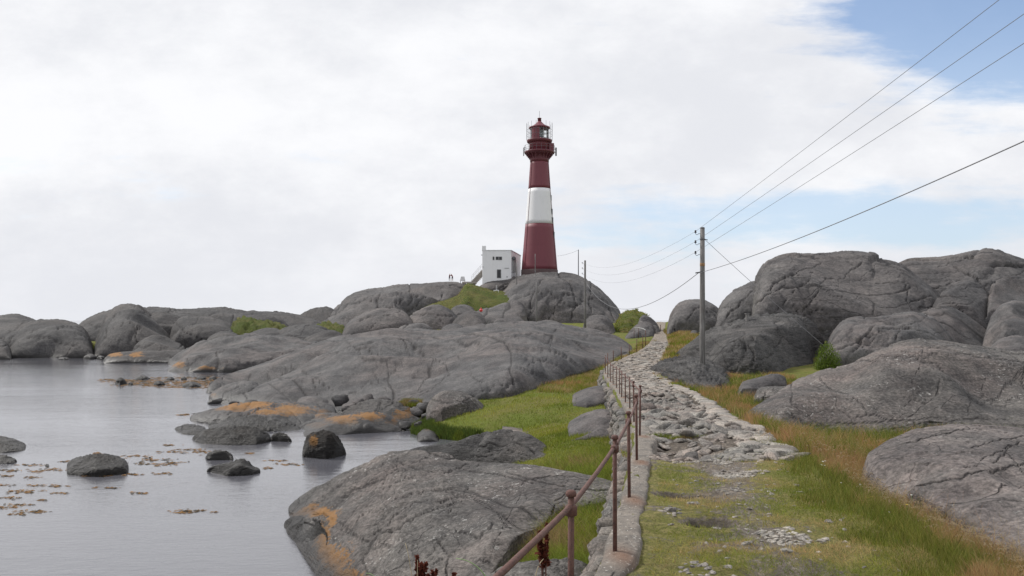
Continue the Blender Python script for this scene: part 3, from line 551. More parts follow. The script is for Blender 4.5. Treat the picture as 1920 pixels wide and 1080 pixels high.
rock('low lichen-speckled dome at the far waterline left of the large dome', [(306, 694), (318, 674), (345, 653), (380, 638), (425, 629), (470, 627), (520, 628), (560, 634), (600, 645), (650, 664)], [(306, 697), (360, 698), (420, 699), (650, 692)], dr=82, zb=0, mat='rock', amp=.06, b=.75, lumps=.05,
     lichen=[(330, 683, 22, 9), (380, 690, 40, 5)], cracks=[([(405, 640), (408, 670), (406, 694)], 2.2), ([(350, 672), (352, 694)], 2), ([(530, 645), (555, 660), (575, 680)], 1.6), ([(440, 645), (500, 650), (540, 665)], 1.4)])
rock('small boulder sitting on the shoulder between the two shore domes', [(576, 658), (582, 642), (592, 638), (604, 645), (612, 656)], None, df0=66, dr=68, zb=2.2, mat='rock', amp=.08, name='boulder', cat='boulder')
for lb, s_, f_, dr_, zb_, kw in [
 ('grooved rock at the left tip of the large middle dome', [(384, 752), (400, 732), (425, 720), (455, 712), (480, 716), (498, 734), (505, 756)], [(384, 755), (440, 757), (505, 760)], 46, 0, dict(lumps=.12, lichen=[(398, 740, 10, 6)], cracks=[([(440, 752), (450, 738), (480, 728)], 2.2), ([(410, 752), (420, 735), (450, 722)], 2)])),
 ('left block of the pair of grey rocks above the wide orange ledge', [(490, 764), (498, 748), (515, 737), (538, 739), (552, 752), (556, 766)], [(490, 768), (556, 770)], 42, .1, {}),
 ('right block of the pair of grey rocks above the wide orange ledge', [(545, 770), (556, 748), (580, 741), (612, 746), (630, 756), (640, 772)], [(545, 774), (640, 776)], 41, .1, {}),
 ('wide flat shore ledge coated in orange lichen on its top', [(352, 787), (362, 775), (395, 767), (435, 756), (480, 752), (540, 752), (590, 758), (620, 768), (634, 782), (640, 795)], [(352, 791), (420, 803), (500, 808), (580, 804), (640, 798)], [(352, 36.5), (640, 38)], -.05, dict(lumps=.12, amp=.08, lichen=[(430, 762, 60, 9), (480, 757, 45, 9), (545, 768, 60, 13), (610, 772, 22, 8), (500, 772, 40, 7)], cracks=[([(430, 800), (470, 786), (520, 790)], 3), ([(540, 765), (560, 782), (570, 800)], 2.2), ([(400, 790), (450, 778), (500, 762)], 2.2)])),
 ('dark grooved ledge joined to the front of the wide orange ledge', [(372, 803), (392, 790), (430, 780), (480, 774), (530, 778), (565, 792), (590, 806)], [(372, 807), (480, 812), (590, 810)], 34.6, -.05, dict(mat='rock_wet', ledge=1.0, lumps=.12)),
 ('dark rock filling the gap between the two orange-topped ledges', [(535, 800), (555, 786), (590, 776), (625, 772), (650, 778), (668, 795)], [(535, 805), (600, 809), (668, 803)], 35.2, -.05, dict(ledge=.8, lichen=[(600, 780, 30, 6)])),
 ('fan of ridged rock with an orange flank, between the ledges and the lawn', [(628, 792), (640, 772), (665, 758), (690, 748), (715, 745), (745, 752), (775, 767), (800, 782), (815, 796)], [(628, 797), (700, 801), (815, 803)], [(628, 34.8), (700, 36.2), (815, 35)], 0, dict(lumps=.14, mat='rock_slate', lichen=[(762, 770, 36, 9), (740, 780, 40, 8)], cracks=[([(680, 798), (700, 770), (712, 750)], 2.2), ([(720, 798), (712, 770), (712, 750)], 2.2)])),
 ('long low rock topped with orange lichen beside the still pool', [(554, 818), (562, 801), (590, 791), (625, 781), (665, 773), (700, 771), (730, 777), (752, 788), (772, 806)], [(554, 824), (600, 821), (680, 815), (772, 811)], 33.4, -.05, dict(lichen=[(640, 786, 50, 12), (690, 779, 45, 9), (595, 797, 28, 9), (735, 787, 18, 6)], b=.7)),
 ('low black rock at the water, in front of the wide orange ledge', [(356, 829), (364, 813), (388, 804), (425, 801), (455, 797), (485, 801), (505, 812), (510, 826)], [(356, 833), (420, 838), (480, 837), (510, 830)], 30, -.05, dict(mat='rock_wet', ledge=.8, lumps=.12, b=.7)),
 ('small dark pointed rock at the left end of the shore ledges', [(310, 813), (325, 802), (350, 794), (372, 796), (392, 804), (404, 814)], [(310, 815), (360, 818), (404, 817)], 33, -.05, dict(mat='rock_wet', ledge=.8, b=.75)),
 ('tall dark boulder with an orange left side standing in the pool', [(566, 857), (569, 832), (578, 815), (596, 808), (618, 806), (634, 815), (645, 835), (651, 855)], [(566, 860), (610, 864), (651, 858)], 26.6, -.05, dict(mat='rock_wet', ledge=.8, name='boulder', cat='boulder', a=.8, b=.6, lichen=[(588, 828, 13, 14)])),
 ('small twin-humped rock left of the tall boulder in the pool', [(507, 826), (510, 815), (522, 810), (536, 812), (544, 822), (550, 828)], [(507, 830), (550, 832)], 28.6, -.05, dict(mat='rock_wet', ledge=.8, name='boulder', cat='boulder', b=.7)),
 ('broad black boulder in open water with seaweed around it', [(123, 888), (126, 866), (140, 858), (165, 852), (185, 847), (205, 851), (232, 858), (241, 870), (244, 888)], [(123, 894), (180, 898), (244, 891)], 24.3, -.05, dict(mat='rock_wet', ledge=.8, name='boulder', cat='boulder', a=.75, b=.55, lumps=.12, lichen=[(185, 849, 16, 3)])),
 ('rear small boulder of the pair right of the broad black boulder', [(383, 862), (388, 850), (402, 844), (420, 843), (434, 850), (440, 862)], [(383, 866), (440, 867)], 25.8, -.05, dict(mat='rock_wet', ledge=.8, name='boulder', cat='boulder', a=.8, b=.6)),
 ('front boulder of the pair right of the broad black boulder', [(387, 882), (395, 874), (425, 866), (452, 858), (466, 864), (474, 874), (487, 878), (490, 888)], [(387, 890), (430, 897), (470, 894), (490, 890)], 23.6, -.05, dict(mat='rock_wet', ledge=.8, name='boulder', cat='boulder', a=.8, b=.65, lumps=.1)),
 ('dark smooth rock cut off by the left edge of the picture', [(-80, 812), (-30, 812), (0, 816), (25, 822), (48, 832), (68, 842)], [(-80, 860), (0, 853), (68, 846)], 28.6, -.05, dict(mat='rock_wet', ledge=.8, b=.75)),
 ('low wet rock at the left edge, in front of the dark smooth rock', [(-30, 862), (0, 852), (12, 853), (28, 859), (35, 866)], [(-30, 874), (35, 872)], 25.3, -.05, dict(mat='rock_wet', ledge=.8, b=.8)),
 ('rounded boulder at the edge of the pool below the lawn, leftmost of three', [(778, 826), (782, 813), (793, 805), (806, 803), (820, 809), (828, 824)], [(778, 831), (828, 831)], 31, -.05, dict(name='boulder', cat='boulder', a=.8, b=.6, lichen=[(803, 805, 12, 3)])),
 ('small reddish boulder at the edge of the pool, middle one of three', [(827, 821), (832, 812), (842, 809), (850, 815), (852, 822)], [(827, 823), (852, 823)], 31, -.05, dict(name='boulder', cat='boulder', b=.6)),
 ('low pinkish boulder at the edge of the pool, rightmost of three', [(845, 822), (852, 812), (868, 807), (880, 806), (892, 815), (896, 824)], [(845, 825), (896, 827)], 31, -.05, dict(name='boulder', cat='boulder', b=.65)),
 ('low dark ridge of rock in the grass between the pool and the wall', [(765, 845), (785, 836), (830, 833), (870, 822), (905, 808), (948, 804), (985, 810), (1012, 825), (1030, 840), (1048, 853)], [(765, 852), (820, 862), (870, 872), (940, 874), (1000, 868), (1048, 860)], [(765, 27), (900, 25), (1048, 22.5)], [(765, 0), (870, .1), (960, .4), (1048, .9)], dict(mat='rock_slate', lumps=.1, cracks=[([(890, 845), (920, 828), (960, 826), (990, 838), (1002, 850)], 2.6), ([(870, 850), (900, 838), (950, 842), (985, 852)], 2), ([(985, 838), (1010, 834), (1030, 846)], 2)])),
 ('rounded grey boulder below the big dome at the left end of the lawn', [(797, 774), (804, 752), (818, 738), (842, 730), (868, 732), (890, 742), (906, 758), (912, 772)], [(797, 778), (830, 784), (860, 782), (912, 776)], 34, .6, dict(name='boulder', cat='boulder', mat='rock_near', a=1.0, b=.75, lumps=.08, cracks=[([(808, 748), (830, 752), (850, 752)], 2)])),
 ('low boulder half sunk in the lawn right of the rounded grey boulder', [(836, 778), (850, 768), (870, 762), (890, 763), (908, 770), (918, 780)], [(836, 783), (918, 784)], 34, .5, dict(name='boulder', cat='boulder')),
 ('rounded boulder at the top of the lawn against the wall', [(1060, 756), (1072, 740), (1092, 730), (1118, 723), (1138, 722), (1150, 730)], [(1060, 760), (1100, 765), (1150, 762)], 35, 1.1, dict(b=.7, name='boulder', cat='boulder')),
 ('dark smooth boulder leaning on the wall beside the long grass', [(1038, 822), (1052, 802), (1078, 783), (1106, 770), (1136, 766), (1156, 774)], [(1038, 826), (1100, 829), (1156, 828)], 26.5, 1.0, dict(b=.7, name='boulder', cat='boulder')),
 ('pale flat slab lying in the lawn', [(942, 803), (958, 795), (988, 790), (1010, 786), (1022, 795)], [(942, 807), (985, 804), (1022, 799)], 31.5, .95, dict(mat='rock_near', b=.9))]:
    k = dict(mat='rock', amp=.06, b=.8); k.update(kw); rock(lb, s_, f_, dr=dr_, zb=zb_, **k)
rock('huge foreground rock with orange flank dropping into the water', [(526, 975), (534, 958), (550, 940), (575, 922), (605, 905), (640, 888), (680, 870), (720, 853), (755, 842), (790, 843), (830, 850), (865, 862), (900, 867), (950, 868), (1000, 871), (1050, 880), (1100, 889), (1150, 902), (1165, 915)],
     [(526, 978), (545, 1008), (570, 1050), (600, 1100), (700, 1180), (850, 1180), (910, 1090), (940, 1045), (985, 995), (1060, 955), (1165, 938)],
     dr=[(526, 19), (640, 18.6), (760, 18.3), (900, 17), (1050, 15.5), (1165, 14)], zb=[(526, -.05), (700, 0), (850, .6), (920, 1.2), (1165, 1.5)], mat='rock_near', amp=.10, freq=.8, a=1.0, b=.85, lumps=.10,
     lichen=[(590, 957, 50, 17), (560, 962, 26, 12), (622, 972, 14, 22), (604, 1000, 20, 30), (625, 1050, 44, 40), (605, 1030, 20, 44), (650, 1078, 40, 18)],
     cracks=[([(690, 1078), (678, 1050), (690, 1030), (705, 1005), (750, 985), (790, 960), (830, 950), (860, 938)], 3.0), ([(800, 918), (850, 915), (880, 920), (930, 930), (970, 945), (1010, 965)], 3.0), ([(850, 925), (890, 935), (930, 952), (985, 985)], 2.2), ([(820, 935), (860, 930), (900, 925)], 1.8), ([(855, 995), (880, 1000), (900, 1010), (912, 992), (925, 980)], 3.0),
             ([(830, 1045), (800, 1060), (775, 1080)], 2), ([(740, 860), (780, 880), (830, 885), (880, 870)], 2.0), ([(800, 845), (830, 856), (870, 862)], 2.4), ([(530, 968), (560, 980), (590, 985)], 3), ([(640, 930), (700, 900), (760, 880)], 1.5), ([(950, 885), (1000, 900), (1060, 912)], 1.5), ([(870, 880), (940, 890), (1000, 905)], 1.5), ([(660, 980), (720, 940), (800, 918)], 1.5), ([(985, 900), (1050, 890), (1110, 900)], 1.3), ([(700, 1000), (760, 950), (800, 935)], 1.4)])
rock('black wet toe of rock at the waterline under the orange flank', [(526, 985), (545, 968), (575, 965), (598, 978), (612, 1000), (610, 1040)], [(526, 990), (560, 1030), (590, 1070), (610, 1080)], dr=[(526, 17.6), (575, 17.0), (610, 14.8)], zb=-.05, mat='rock_wet', amp=.1, b=.7)
rock('pinkish rock at the bottom edge below the handrail', [(895, 1110), (925, 1070), (960, 1056), (1010, 1050), (1060, 1047), (1095, 1052), (1120, 1075)], [(895, 1200), (1120, 1200)], dr=[(895, 9), (1120, 9.6)], zb=1.4, mat='rock_near', amp=.05, a=1.2, b=1.0)
# --- the far shore on the left
farrocks = [
 ('rocky headland at the far left edge of the picture', [(-140, 672), (-100, 610), (-40, 592), (0, 590), (28, 586), (50, 590), (72, 602), (100, 612), (130, 672)], 98, 128, [([(0, 640), (20, 610), (50, 600)], 2), ([(20, 660), (18, 640), (30, 620)], 2)]),
 ('dark dome in the far left shore, beside the water', [(4, 675), (14, 640), (30, 618), (52, 604), (85, 596), (118, 597), (146, 606), (165, 622), (174, 645), (178, 675)], 94, 112, [([(50, 632), (90, 632), (120, 642), (150, 652)], 2), ([(112, 640), (108, 610)], 1.4), ([(30, 640), (60, 618), (90, 610)], 1.5)]),
 ('tallest dark dome of the far left shore', [(170, 675), (176, 645), (190, 610), (202, 585), (222, 571), (243, 567), (262, 572), (285, 590), (308, 615), (332, 640), (352, 672)], 96, 120, [([(240, 590), (255, 620), (258, 650)], 1.6), ([(190, 640), (205, 600), (225, 580)], 1.4)]),
 ('small pale dome at the far waterline in front of the tallest dome', [(240, 678), (252, 648), (268, 633), (288, 626), (302, 626), (325, 636), (345, 648), (356, 678)], 88, 95, [([(250, 655), (290, 640), (320, 640)], 1.5)]),
 ('low shelf of rock with orange lichen at the far waterline', [(190, 680), (202, 664), (235, 658), (290, 657), (340, 656), (380, 648), (410, 660), (430, 685)], 83, 88, []),
 ('dark steep rock behind the small pale dome', [(312, 660), (322, 612), (335, 596), (355, 592), (392, 594), (420, 602), (442, 620), (448, 655)], 100, 114, [([(320, 600), (345, 620), (385, 640)], 1.6)]),
 ('low stepped rock at the left edge in front of the headland', [(-60, 676), (-40, 640), (-10, 632), (10, 638), (20, 655), (24, 676)], 90, 98, [([(-10, 650), (10, 646)], 1.5)]),
 ('ridge of rock filling the crease left of the dark far left dome', [(-10, 640), (5, 618), (25, 609), (45, 606), (60, 612), (66, 640)], 104, 112, []),
 ('jointed rock between the tallest dome and the steep dark rock', [(262, 625), (275, 592), (300, 584), (330, 590), (352, 598), (360, 630)], 112, 122, [([(280, 600), (310, 598), (340, 606)], 1.5)]),
 ('small rock shelf above the lichen-speckled far dome', [(380, 650), (392, 630), (415, 620), (440, 622), (462, 634), (470, 655)], 93, 100, [([(395, 636), (430, 634)], 1.4)]),
 ('long tilted slab lying between the saddle and the large dome', [(540, 655), (565, 636), (600, 622), (622, 617), (640, 624), (655, 640), (660, 660)], 84, 90, []),
 ('long low skyline ridge behind the far shore', [(130, 640), (150, 603), (175, 588), (205, 578), (250, 575), (300, 576), (345, 580), (385, 577), (420, 577), (450, 582), (490, 584), (530, 586), (570, 591), (620, 610), (630, 640)], 125, 150, [([(340, 585), (380, 590), (420, 585)], 1.4), ([(300, 590), (330, 580)], 1.4), ([(440, 590), (420, 605), (440, 620)], 1.6)]),
 ('small dark knob on the far skyline', [(500, 592), (508, 584), (517, 581), (528, 584), (536, 592)], 148, 152, []),
 ('gentle grey dome on the skyline left of the lighthouse hill', [(540, 620), (556, 592), (578, 582), (600, 574), (618, 573), (632, 582), (650, 620)], 138, 160, []),
 ('low rounded rock in the saddle left of the lighthouse hill', [(496, 650), (512, 622), (535, 612), (560, 607), (590, 608), (615, 616), (640, 628), (655, 655)], 92, 102, [([(500, 632), (550, 625), (600, 630)], 1.5)]),
 ('pale slab of rock between the far ridge and the saddle', [(430, 660), (445, 632), (470, 622), (505, 612), (530, 620), (560, 640), (565, 665)], 96, 106, [([(440, 640), (480, 632), (520, 640)], 1.5)]),
 ('small rocks in the grass left of the saddle', [(440, 625), (455, 600), (480, 592), (510, 592), (535, 600), (550, 625)], 122, 128, [])]
for lb, s_, f_, r_, ck in farrocks:
    li = [(215, 664, 20, 7), (255, 664, 18, 6)] if 'orange' in lb else ()
    rock(lb, s_, None, df0=f_, dr=r_, zb=-.05 if 'water' in lb or 'left' in lb else 1.5, mat='rock_far', amp=.05, b=.65, cracks=ck, freq=1.0, lumps=.06, lichen=li)
rock('', [(425, 628), (438, 604), (452, 597), (480, 599), (510, 604), (538, 611), (555, 632)], None, df0=104, dr=120, zb=1.8, mat='turf_far', kind='structure', name='grassy_hollow', joint=0, ledge=0, auto=0, amp=.3, freq=3)
rock('', [(572, 632), (590, 610), (612, 604), (640, 609), (655, 617), (668, 636)], None, df0=108, dr=125, zb=1.8, mat='turf_far', kind='structure', name='grassy_hollow', joint=0, ledge=0, auto=0, amp=.3, freq=3)
def pebbles(lst, label, group, mat='rock'):
    for i, (px, yb, wd, hh) in enumerate(lst):
        l, r = px - wd / 2, px + wd / 2; d = 6718 / (yb - HZ)
        rock(label, [(l, yb - 1), (l + wd * .15, yb - hh * .7), (l + wd * .4, yb - hh), (l + wd * .7, yb - hh * .85), (r - wd * .08, yb - hh * .4), (r, yb - 1)], [(l, yb), (px, yb + 1.5), (r, yb)], dr=d + wd / F * d * .7, zb=-.03,
             mat=mat, amp=.1, a=.8, b=.6, name='boulder', cat='boulder', group=group, seed=i * 3 + 1)
pebbles([(227, 721, 24, 14), (268, 712, 34, 9), (299, 723, 26, 10), (320, 712, 18, 6), (360, 726, 44, 11), (378, 711, 22, 7), (400, 712, 18, 7), (398, 722, 14, 8), (345, 712, 14, 6), (245, 722, 12, 6)],
        'small black rock among brown seaweed in the far shallows', 'small rocks in the far shallows', 'rock_wet')
pebbles([(14, 668, 30, 10), (40, 668, 26, 14), (70, 668, 24, 12), (170, 673, 30, 10), (190, 674, 20, 8), (120, 674, 26, 5)], 'small dark rock along the far left waterline', 'small rocks along the far waterline', 'rock_far')
pebbles([(90, 877, 26, 8), (283, 861, 22, 7), (55, 962, 56, 8)], 'tiny dark rock just breaking the water among the near seaweed', 'tiny rocks among the near seaweed', 'rock_wet')

# ------------------------------------------------------------------ stone lumps (one mesh of many, or one by one)
_lumps = []
for k_ in range(14):
    bm = bmesh.new(); bmesh.ops.create_cube(bm, size=2); bmesh.ops.subdivide_edges(bm, edges=bm.edges, cuts=3, use_grid_fill=True)
    V = np.array([v.co for v in bm.verts]); Fq = np.array([[v.index for v in f.verts] for f in bm.faces]); bm.free()
    V = V / (np.abs(V) ** 5).sum(1)[:, None] ** .2
    V = V * (1 + fbm(V * .8 + k_ * 7, 3)[:, None] * .35)
    pl = rng.normal(size=(5, 3)); pl /= np.linalg.norm(pl, axis=1)[:, None]
    for q in pl:
        d_ = V @ q; V = V - np.clip(d_ - .78, 0, None)[:, None] * q
    _lumps.append((V, Fq))
def lumps_mesh(name, items):
    """items: (x,y,z, sx,sy,sz, rx,ry,rz)"""
    Vs, Fs, off = [], [], 0
    for (x, y, z, sx, sy, sz, a_, b_, c_) in items:
        V, Fq = _lumps[int(rng.integers(0, 14))]; Rm = np.array((Matrix.Rotation(c_, 3, 'Z') @ Matrix.Rotation(b_, 3, 'Y') @ Matrix.Rotation(a_, 3, 'X')))
        Vs.append((V * (sx, sy, sz)) @ Rm.T + (x, y, z)); Fs.append(Fq + off); off += len(V)
    return np_mesh(name, np.concatenate(Vs), np.concatenate(Fs))
fx = lambda y: float(L(FX, np.array(y)))
zu = lambda y: float(L(ZU, np.array(y)))
# ------------------------------------------------------------------ the retaining wall
wall = empty('stone_wall', (fx(10) - .1, 10, 1.4), 'dry stone retaining wall with a concrete coping along the left side of the path', 'stone wall')
items = []
for c_ in range(7):
    y = 1.0 + rng.random() * .3
    while y < 43:
        ln = rng.uniform(.22, .6); hh = .115 + rng.uniform(-.02, .03); yc = y + ln / 2; top = zu(yc) - .06
        z = top - .19 - c_ * .2 + rng.uniform(-.03, .03); sl = (fx(yc + .2) - fx(yc - .2)) / .4
        x = fx(yc) - .13 - c_ * .05 + rng.uniform(-.04, .04)
        items.append((x, yc, z, .17, ln / 2 * 1.04, hh, rng.uniform(-.1, .1), rng.uniform(-.1, .1), -math.atan(sl) + rng.uniform(-.08, .08)))
        y += ln
me = lumps_mesh('masonry', items); me.transform(Matrix.Translation(-wall.location)); link('masonry', me, M['masonry'], wall)
yy_ = np.geomspace(3, 48, 700) - 2.2; uu = np.linspace(0, 1, 15); Y, U = np.meshgrid(yy_, uu, indexing='ij')
wd = np.interp(Y, [0, 6, 9, 13, 45], [.30, .29, .33, .40, .30]) + fbm(np.stack([Y.ravel() * .9, Y.ravel() * 0, U.ravel() * 0 + 3], -1), 3).reshape(Y.shape) * .09 * (U > .6)
X = L(FX, Y) - .12 + U * wd + fbm(np.stack([Y.ravel() * 1.3, Y.ravel() * 0, U.ravel() * 0], -1), 3).reshape(Y.shape) * .035 * (1 - U)
Z = L(ZU, Y) + .015 + .04 * (1 - np.abs(U * 2 - 1) ** 3) - .16 * np.clip((U - .9) / .1, 0, 1) - .14 * np.clip((.1 - U) / .1, 0, 1) + fbm(np.stack([X.ravel() * 3, Y.ravel() * 3, Y.ravel() * 0], -1), 4).reshape(Y.shape) * .022
X = np.where(U < .01, X + .03, X)
POSTS = [(4.0, .87, 1.75), (5.9, .88, 0), (7.8, .88, 0), (10.2, .87, 0), (13.4, .87, 0), (16.8, .87, 0), (20.6, .83, 0), (23.0, .86, 0), (25.2, .88, 0), (27, .9, 0), (30.2, .85, 0), (32.2, .84, 0), (34.0, .87, 0), (36, .88, 0), (38, .9, 0)]
rs = np.zeros_like(X)
for (py_, _, _) in POSTS: rs = np.maximum(rs, np.exp(-(((X - fx(py_) - .04) / .10) ** 2 + ((Y - py_ + .12) / .22) ** 2)))
me = np_mesh('coping', np.stack([X - wall.location[0], Y - wall.location[1], Z - wall.location[2]], -1).reshape(-1, 3), grid_faces(len(yy_), 15), {'rust': rs.ravel()}); link('coping', me, M['coping'], wall)
# ------------------------------------------------------------------ iron railings
def railing(label, pts, rail_pts, near=False, group='iron railings along the path'):
    """pts: (x,y,z_base,height)"""
    o0 = Vector(pts[0][:3]); r = empty('iron_railing', o0, label, 'railing', group)
    for i, (x, y, z, h) in enumerate(pts):
        bm = bmesh.new(); rad = .0165 if near else .024
        lx, ly = rng.uniform(-.012, .012, 2)
        add_tube(bm, [(0, 0, -.15), (lx * .5, ly * .5, h * .5), (lx, ly, h)], [rad, rad, rad], 10)
        p = bm_obj('post', bm, M['rust'], r, Vector((x, y, z)) - o0, True)
        if near and i < 7:
            bm = bmesh.new(); add_lathe(bm, [(.012, -.03), (.026, -.025), (.028, -.012), (.024, .0), (.016, .006)], n=12); bm_obj('cap', bm, M['rust'], p, (lx, ly, h), True)
            bm = bmesh.new(); add_lathe(bm, [(.021, -.05), (.03, -.045), (.031, 0.0), (.021, .008)], n=12); bm_obj('collar', bm, M['rust'], p, (lx, ly, h - .075), True)
    if rail_pts:
        bm = bmesh.new(); q = [Vector(p) - o0 for p in rail_pts]; fine = []
        for a_, b_ in zip(q[:-1], q[1:]):
            for k in range(4): fine.append(a_.lerp(b_, k / 4) - Vector((0, 0, .012 * math.sin(math.pi * k / 4))))
        fine.append(q[-1]); add_tube(bm, fine, 0.014 if near else .018, 8); bm_obj('handrail', bm, M['rust'], r, None, True)
        if near:
            for k in (1, 2, 3, 4):
                bm = bmesh.new(); a_, b_ = q[k], q[k + 1]; c0 = a_.lerp(b_, .93 - .9 * (k % 2 == 0)); c1 = c0 + (b_ - a_).normalized() * .09
                add_tube(bm, [c0, c1], .021, 10); bm_obj('pipe_joint', bm, M['rust'], r, None, True)
    return r
P_ = [(fx(y), y, zu(y) + .03, h) for y, h, _ in POSTS]
rl = [(-.34, 1.95, 3.60)] + [(x, y, z + h - .075) for x, y, z, h in P_]
railing('long rusty iron railing with a pipe handrail on top of the stone wall', [(-.34, 1.95, 2.8, .87)] + P_, rl, True)
def wp(px, yb, yt, d): 
    b_ = at(px, yb, d); return (b_.x, b_.y, b_.z, (yb - yt) / F * d)
far1 = [wp(1135, 697, 670, 39.5), wp(1139.3, 692, 662, 42), wp(1150, 682, 657, 46), wp(1165, 674, 650, 49), wp(1180, 667.5, 645, 51.5), wp(1194, 662, 635, 53.5), wp(1205, 655.5, 629, 55.5), wp(1210.5, 645, 619, 58)]
tops = [(x, y, z + h - .04) for x, y, z, h in far1]
railing('thin rusty railing along the left edge where the path bends uphill', far1, None)
for o in []: pass
r3 = [wp(1210.5, 644, 619, 58.5), wp(1197, 632, 614.5, 78), wp(1189, 631, 615, 80)]
a_ = at(1210.3, 628, 58.3); 
bmR = bmesh.new(); pl_ = [at(1210.5, 620, 58.6), at(1209, 617.8, 61), at(1205, 616, 66), at(1197, 614.2, 76), at(1189, 614.5, 80)]
rr = railing('short railing with a curved pale handrail at the bend of the path', r3, None)
add_tube(bmR, [p - Vector(rr.location) for p in pl_], .03, 8); bm_obj('handrail', bmR, M['frame'], rr, None, True)
for px, yb, yt, d, lb in ((1238.5, 623, 609, 95, 'lone thin iron post beside the path just below the gap'), (1289, 640, 632, 69, 'lone short iron post beside the round dark boulder')):
    b_ = at(px, yb, d); bm = bmesh.new(); add_tube(bm, [(0, 0, -.4), (0, 0, (yb - yt) / F * d)], .04, 8); add_lathe(bm, [(.055, 0), (.055, .05)], (0, 0, (yb - yt) / F * d - .05), 8)
    tag(bm_obj('iron_post', bm, M['rust'], None, b_, True), lb, 'post')
b_ = at(1401.5, 602, 47); bm = bmesh.new(); add_tube(bm, [(0, 0, -.3), (0, 0, .42)], .11, 10); add_box(bm, (0, 0, .44), (.26, .26, .04)); tag(bm_obj('wooden_post', bm, M['pole'], None, b_), 'short stubby wooden post on the dark dome behind the tall pole', 'post')
# ------------------------------------------------------------------ poles and wires
def pole(px, yb, yt, d, label, r=.12, ins=(), band=False, side=-1, iron=False):
    b_ = at(px, yb, d); h = (yb - yt) / F * d; o = empty('utility_pole', b_, label, 'utility pole', 'poles carrying the power line')
    bm = bmesh.new(); add_tube(bm, [(0, 0, -1.2), (0, 0, h * .3), (0, 0, h * .7), (0, 0, h)], [r * 1.12, r * 1.05, r * .95, r * .88], 14); bm_obj('post', bm, M['pole'] if not iron else M['iron'], o, None, True)
    if r > .1:
        bm = bmesh.new(); add_lathe(bm, [(r * .95, 0), (r * .97, .02), (r * .6, .05)], n=14); bm_obj('cap', bm, M['iron'], o, (0, 0, h), True)
        bm = bmesh.new(); add_box(bm, (0, -.0, 0), (.012, .006, h * .55)); bm_obj('earth_wire', bm, M['dark'], o, (r * .55, -r * .95, h * .28))
    res = []
    for k, yi in enumerate(ins):
        z = (yb - yi) / F * d; bm = bmesh.new(); off = r + .1 * d / 40 * 1.6
        add_tube(bm, [(0, 0, 0), (side * (r + .06), 0, 0), (side * (r + .10), 0, -.05), (side * (r + .16), 0, -.05), (side * (r + .2), 0, .0), (side * (r + .2), 0, .06)], .012, 6); hk = bm_obj('hook', bm, M['iron'], o, (0, 0, z))
        bm = bmesh.new(); add_lathe(bm, [(.02, 0), (.05, .01), (.052, .05), (.03, .065), (.042, .08), (.04, .12), (.015, .13)], n=10); bm_obj('insulator', bm, M['porcelain'], hk, (side * (r + .2), 0, .03), True)
        res.append(Vector((b_.x + side * (r + .2), b_.y, b_.z + z + .1)))
    if band:
        bm = bmesh.new(); add_lathe(bm, [(r * .97, 0), (r * 1.01, .01), (r * 1.01, .13), (r * .97, .14)], n=14); bm_obj('band', bm, simple('ochre_band', (.28, .16, .07)), o, (0, 0, (yb - 499) / F * d), True)
        bm = bmesh.new(); add_lathe(bm, [(r * .99, 0), (r * 1.06, .01), (r * 1.06, .05), (r * .99, .06)], n=14); add_tube(bm, [(r, 0, .03), (r + .12, -.03, .0)], .02, 6); bm_obj('bracket', bm, M['iron'], o, (0, 0, (yb - 450) / F * d))
        bm = bmesh.new(); add_tube(bm, [(0, -r, .04), (-r - .06, -r * .6, 0), (-r - .2, 0, -.02)], .03, 6); bm_obj('cable_clamp', bm, M['dark'], o, (0, 0, (yb - 511) / F * d))
    return b_, res
D1 = 36.5
p1, i1 = pole(1317, 702, 428, D1, 'tall grey wooden pole with three insulators at the right of the path', .117, (438, 457, 477), True)
p2, i2 = pole(1097, 612, 489, 92, 'second pole, thin with three insulators, in front of the lighthouse hill', .125, (494, 504, 514))
pole(1084.5, 522, 468, 165, 'thin dark pole on top of the lighthouse rock, right of the tower', .09, iron=True)
pole(1003.5, 520, 476, 158, 'thin pale pole right in front of the foot of the tower', .075)
pole(1006, 602, 529, 98, 'thin grey pole standing on the low rock below the tower', .1)
pole(968.5, 553, 493, 150, 'thin pole beside the right corner of the white building', .1)
def wire(label, a_, b_, sag, r=.011, n=40, group='overhead wires of the power line'):
    a_, b_ = Vector(a_), Vector(b_); o0 = a_.copy(); bm = bmesh.new()
    pts = [a_.lerp(b_, k / n) - Vector((0, 0, 4 * sag * (k / n) * (1 - k / n))) - o0 for k in range(n + 1)]; add_tube(bm, pts, r, 5)
    tag(bm_obj('overhead_wire', bm, M['wire'], None, o0, True), label, 'wire', group)
ends = []
for k, (px, py) in enumerate(((1865, 0), (1920, 20), (1920, 75))):
    X0 = i1[k].x; d = X0 * F / (px - 960); z = EYE + (HZ - py) / F * d; sl = (z - i1[k].z) / (i1[k].y - d)
    e = Vector((X0, 1.0, i1[k].z + sl * (i1[k].y - 1.0))); ends.append(e); wire(('highest', 'second highest', 'third highest')[k] + ' thin wire rising from the tall pole to the upper right corner', i1[k], e, .06, .006)
for k in range(3): wire(('highest', 'middle', 'lowest')[k] + ' of the three faint thin wires from the tall pole to the second pole', i1[k], i2[k], 1.05 + .1 * k, .005)
c1 = at(1308.5, 512.5, D1); X0 = c1.x; d = X0 * F / 960; z = EYE + (HZ - 222) / F * d; sl = (z - c1.z) / (D1 - d)
wire('thick black cable rising from the tall pole to the right edge of the picture', c1, Vector((X0, 1.0, c1.z + sl * (D1 - 1))), .42, .012)
wire('thick black cable sagging from the tall pole to the second pole', c1, at(1098, 528, 92), 2.35, .015)
wire('thin slanting guy wire from the tall pole down to the rock by the juniper', at(1321.5, 449, D1), at(1547, 650, 33), .05, .010, group='guy wires')
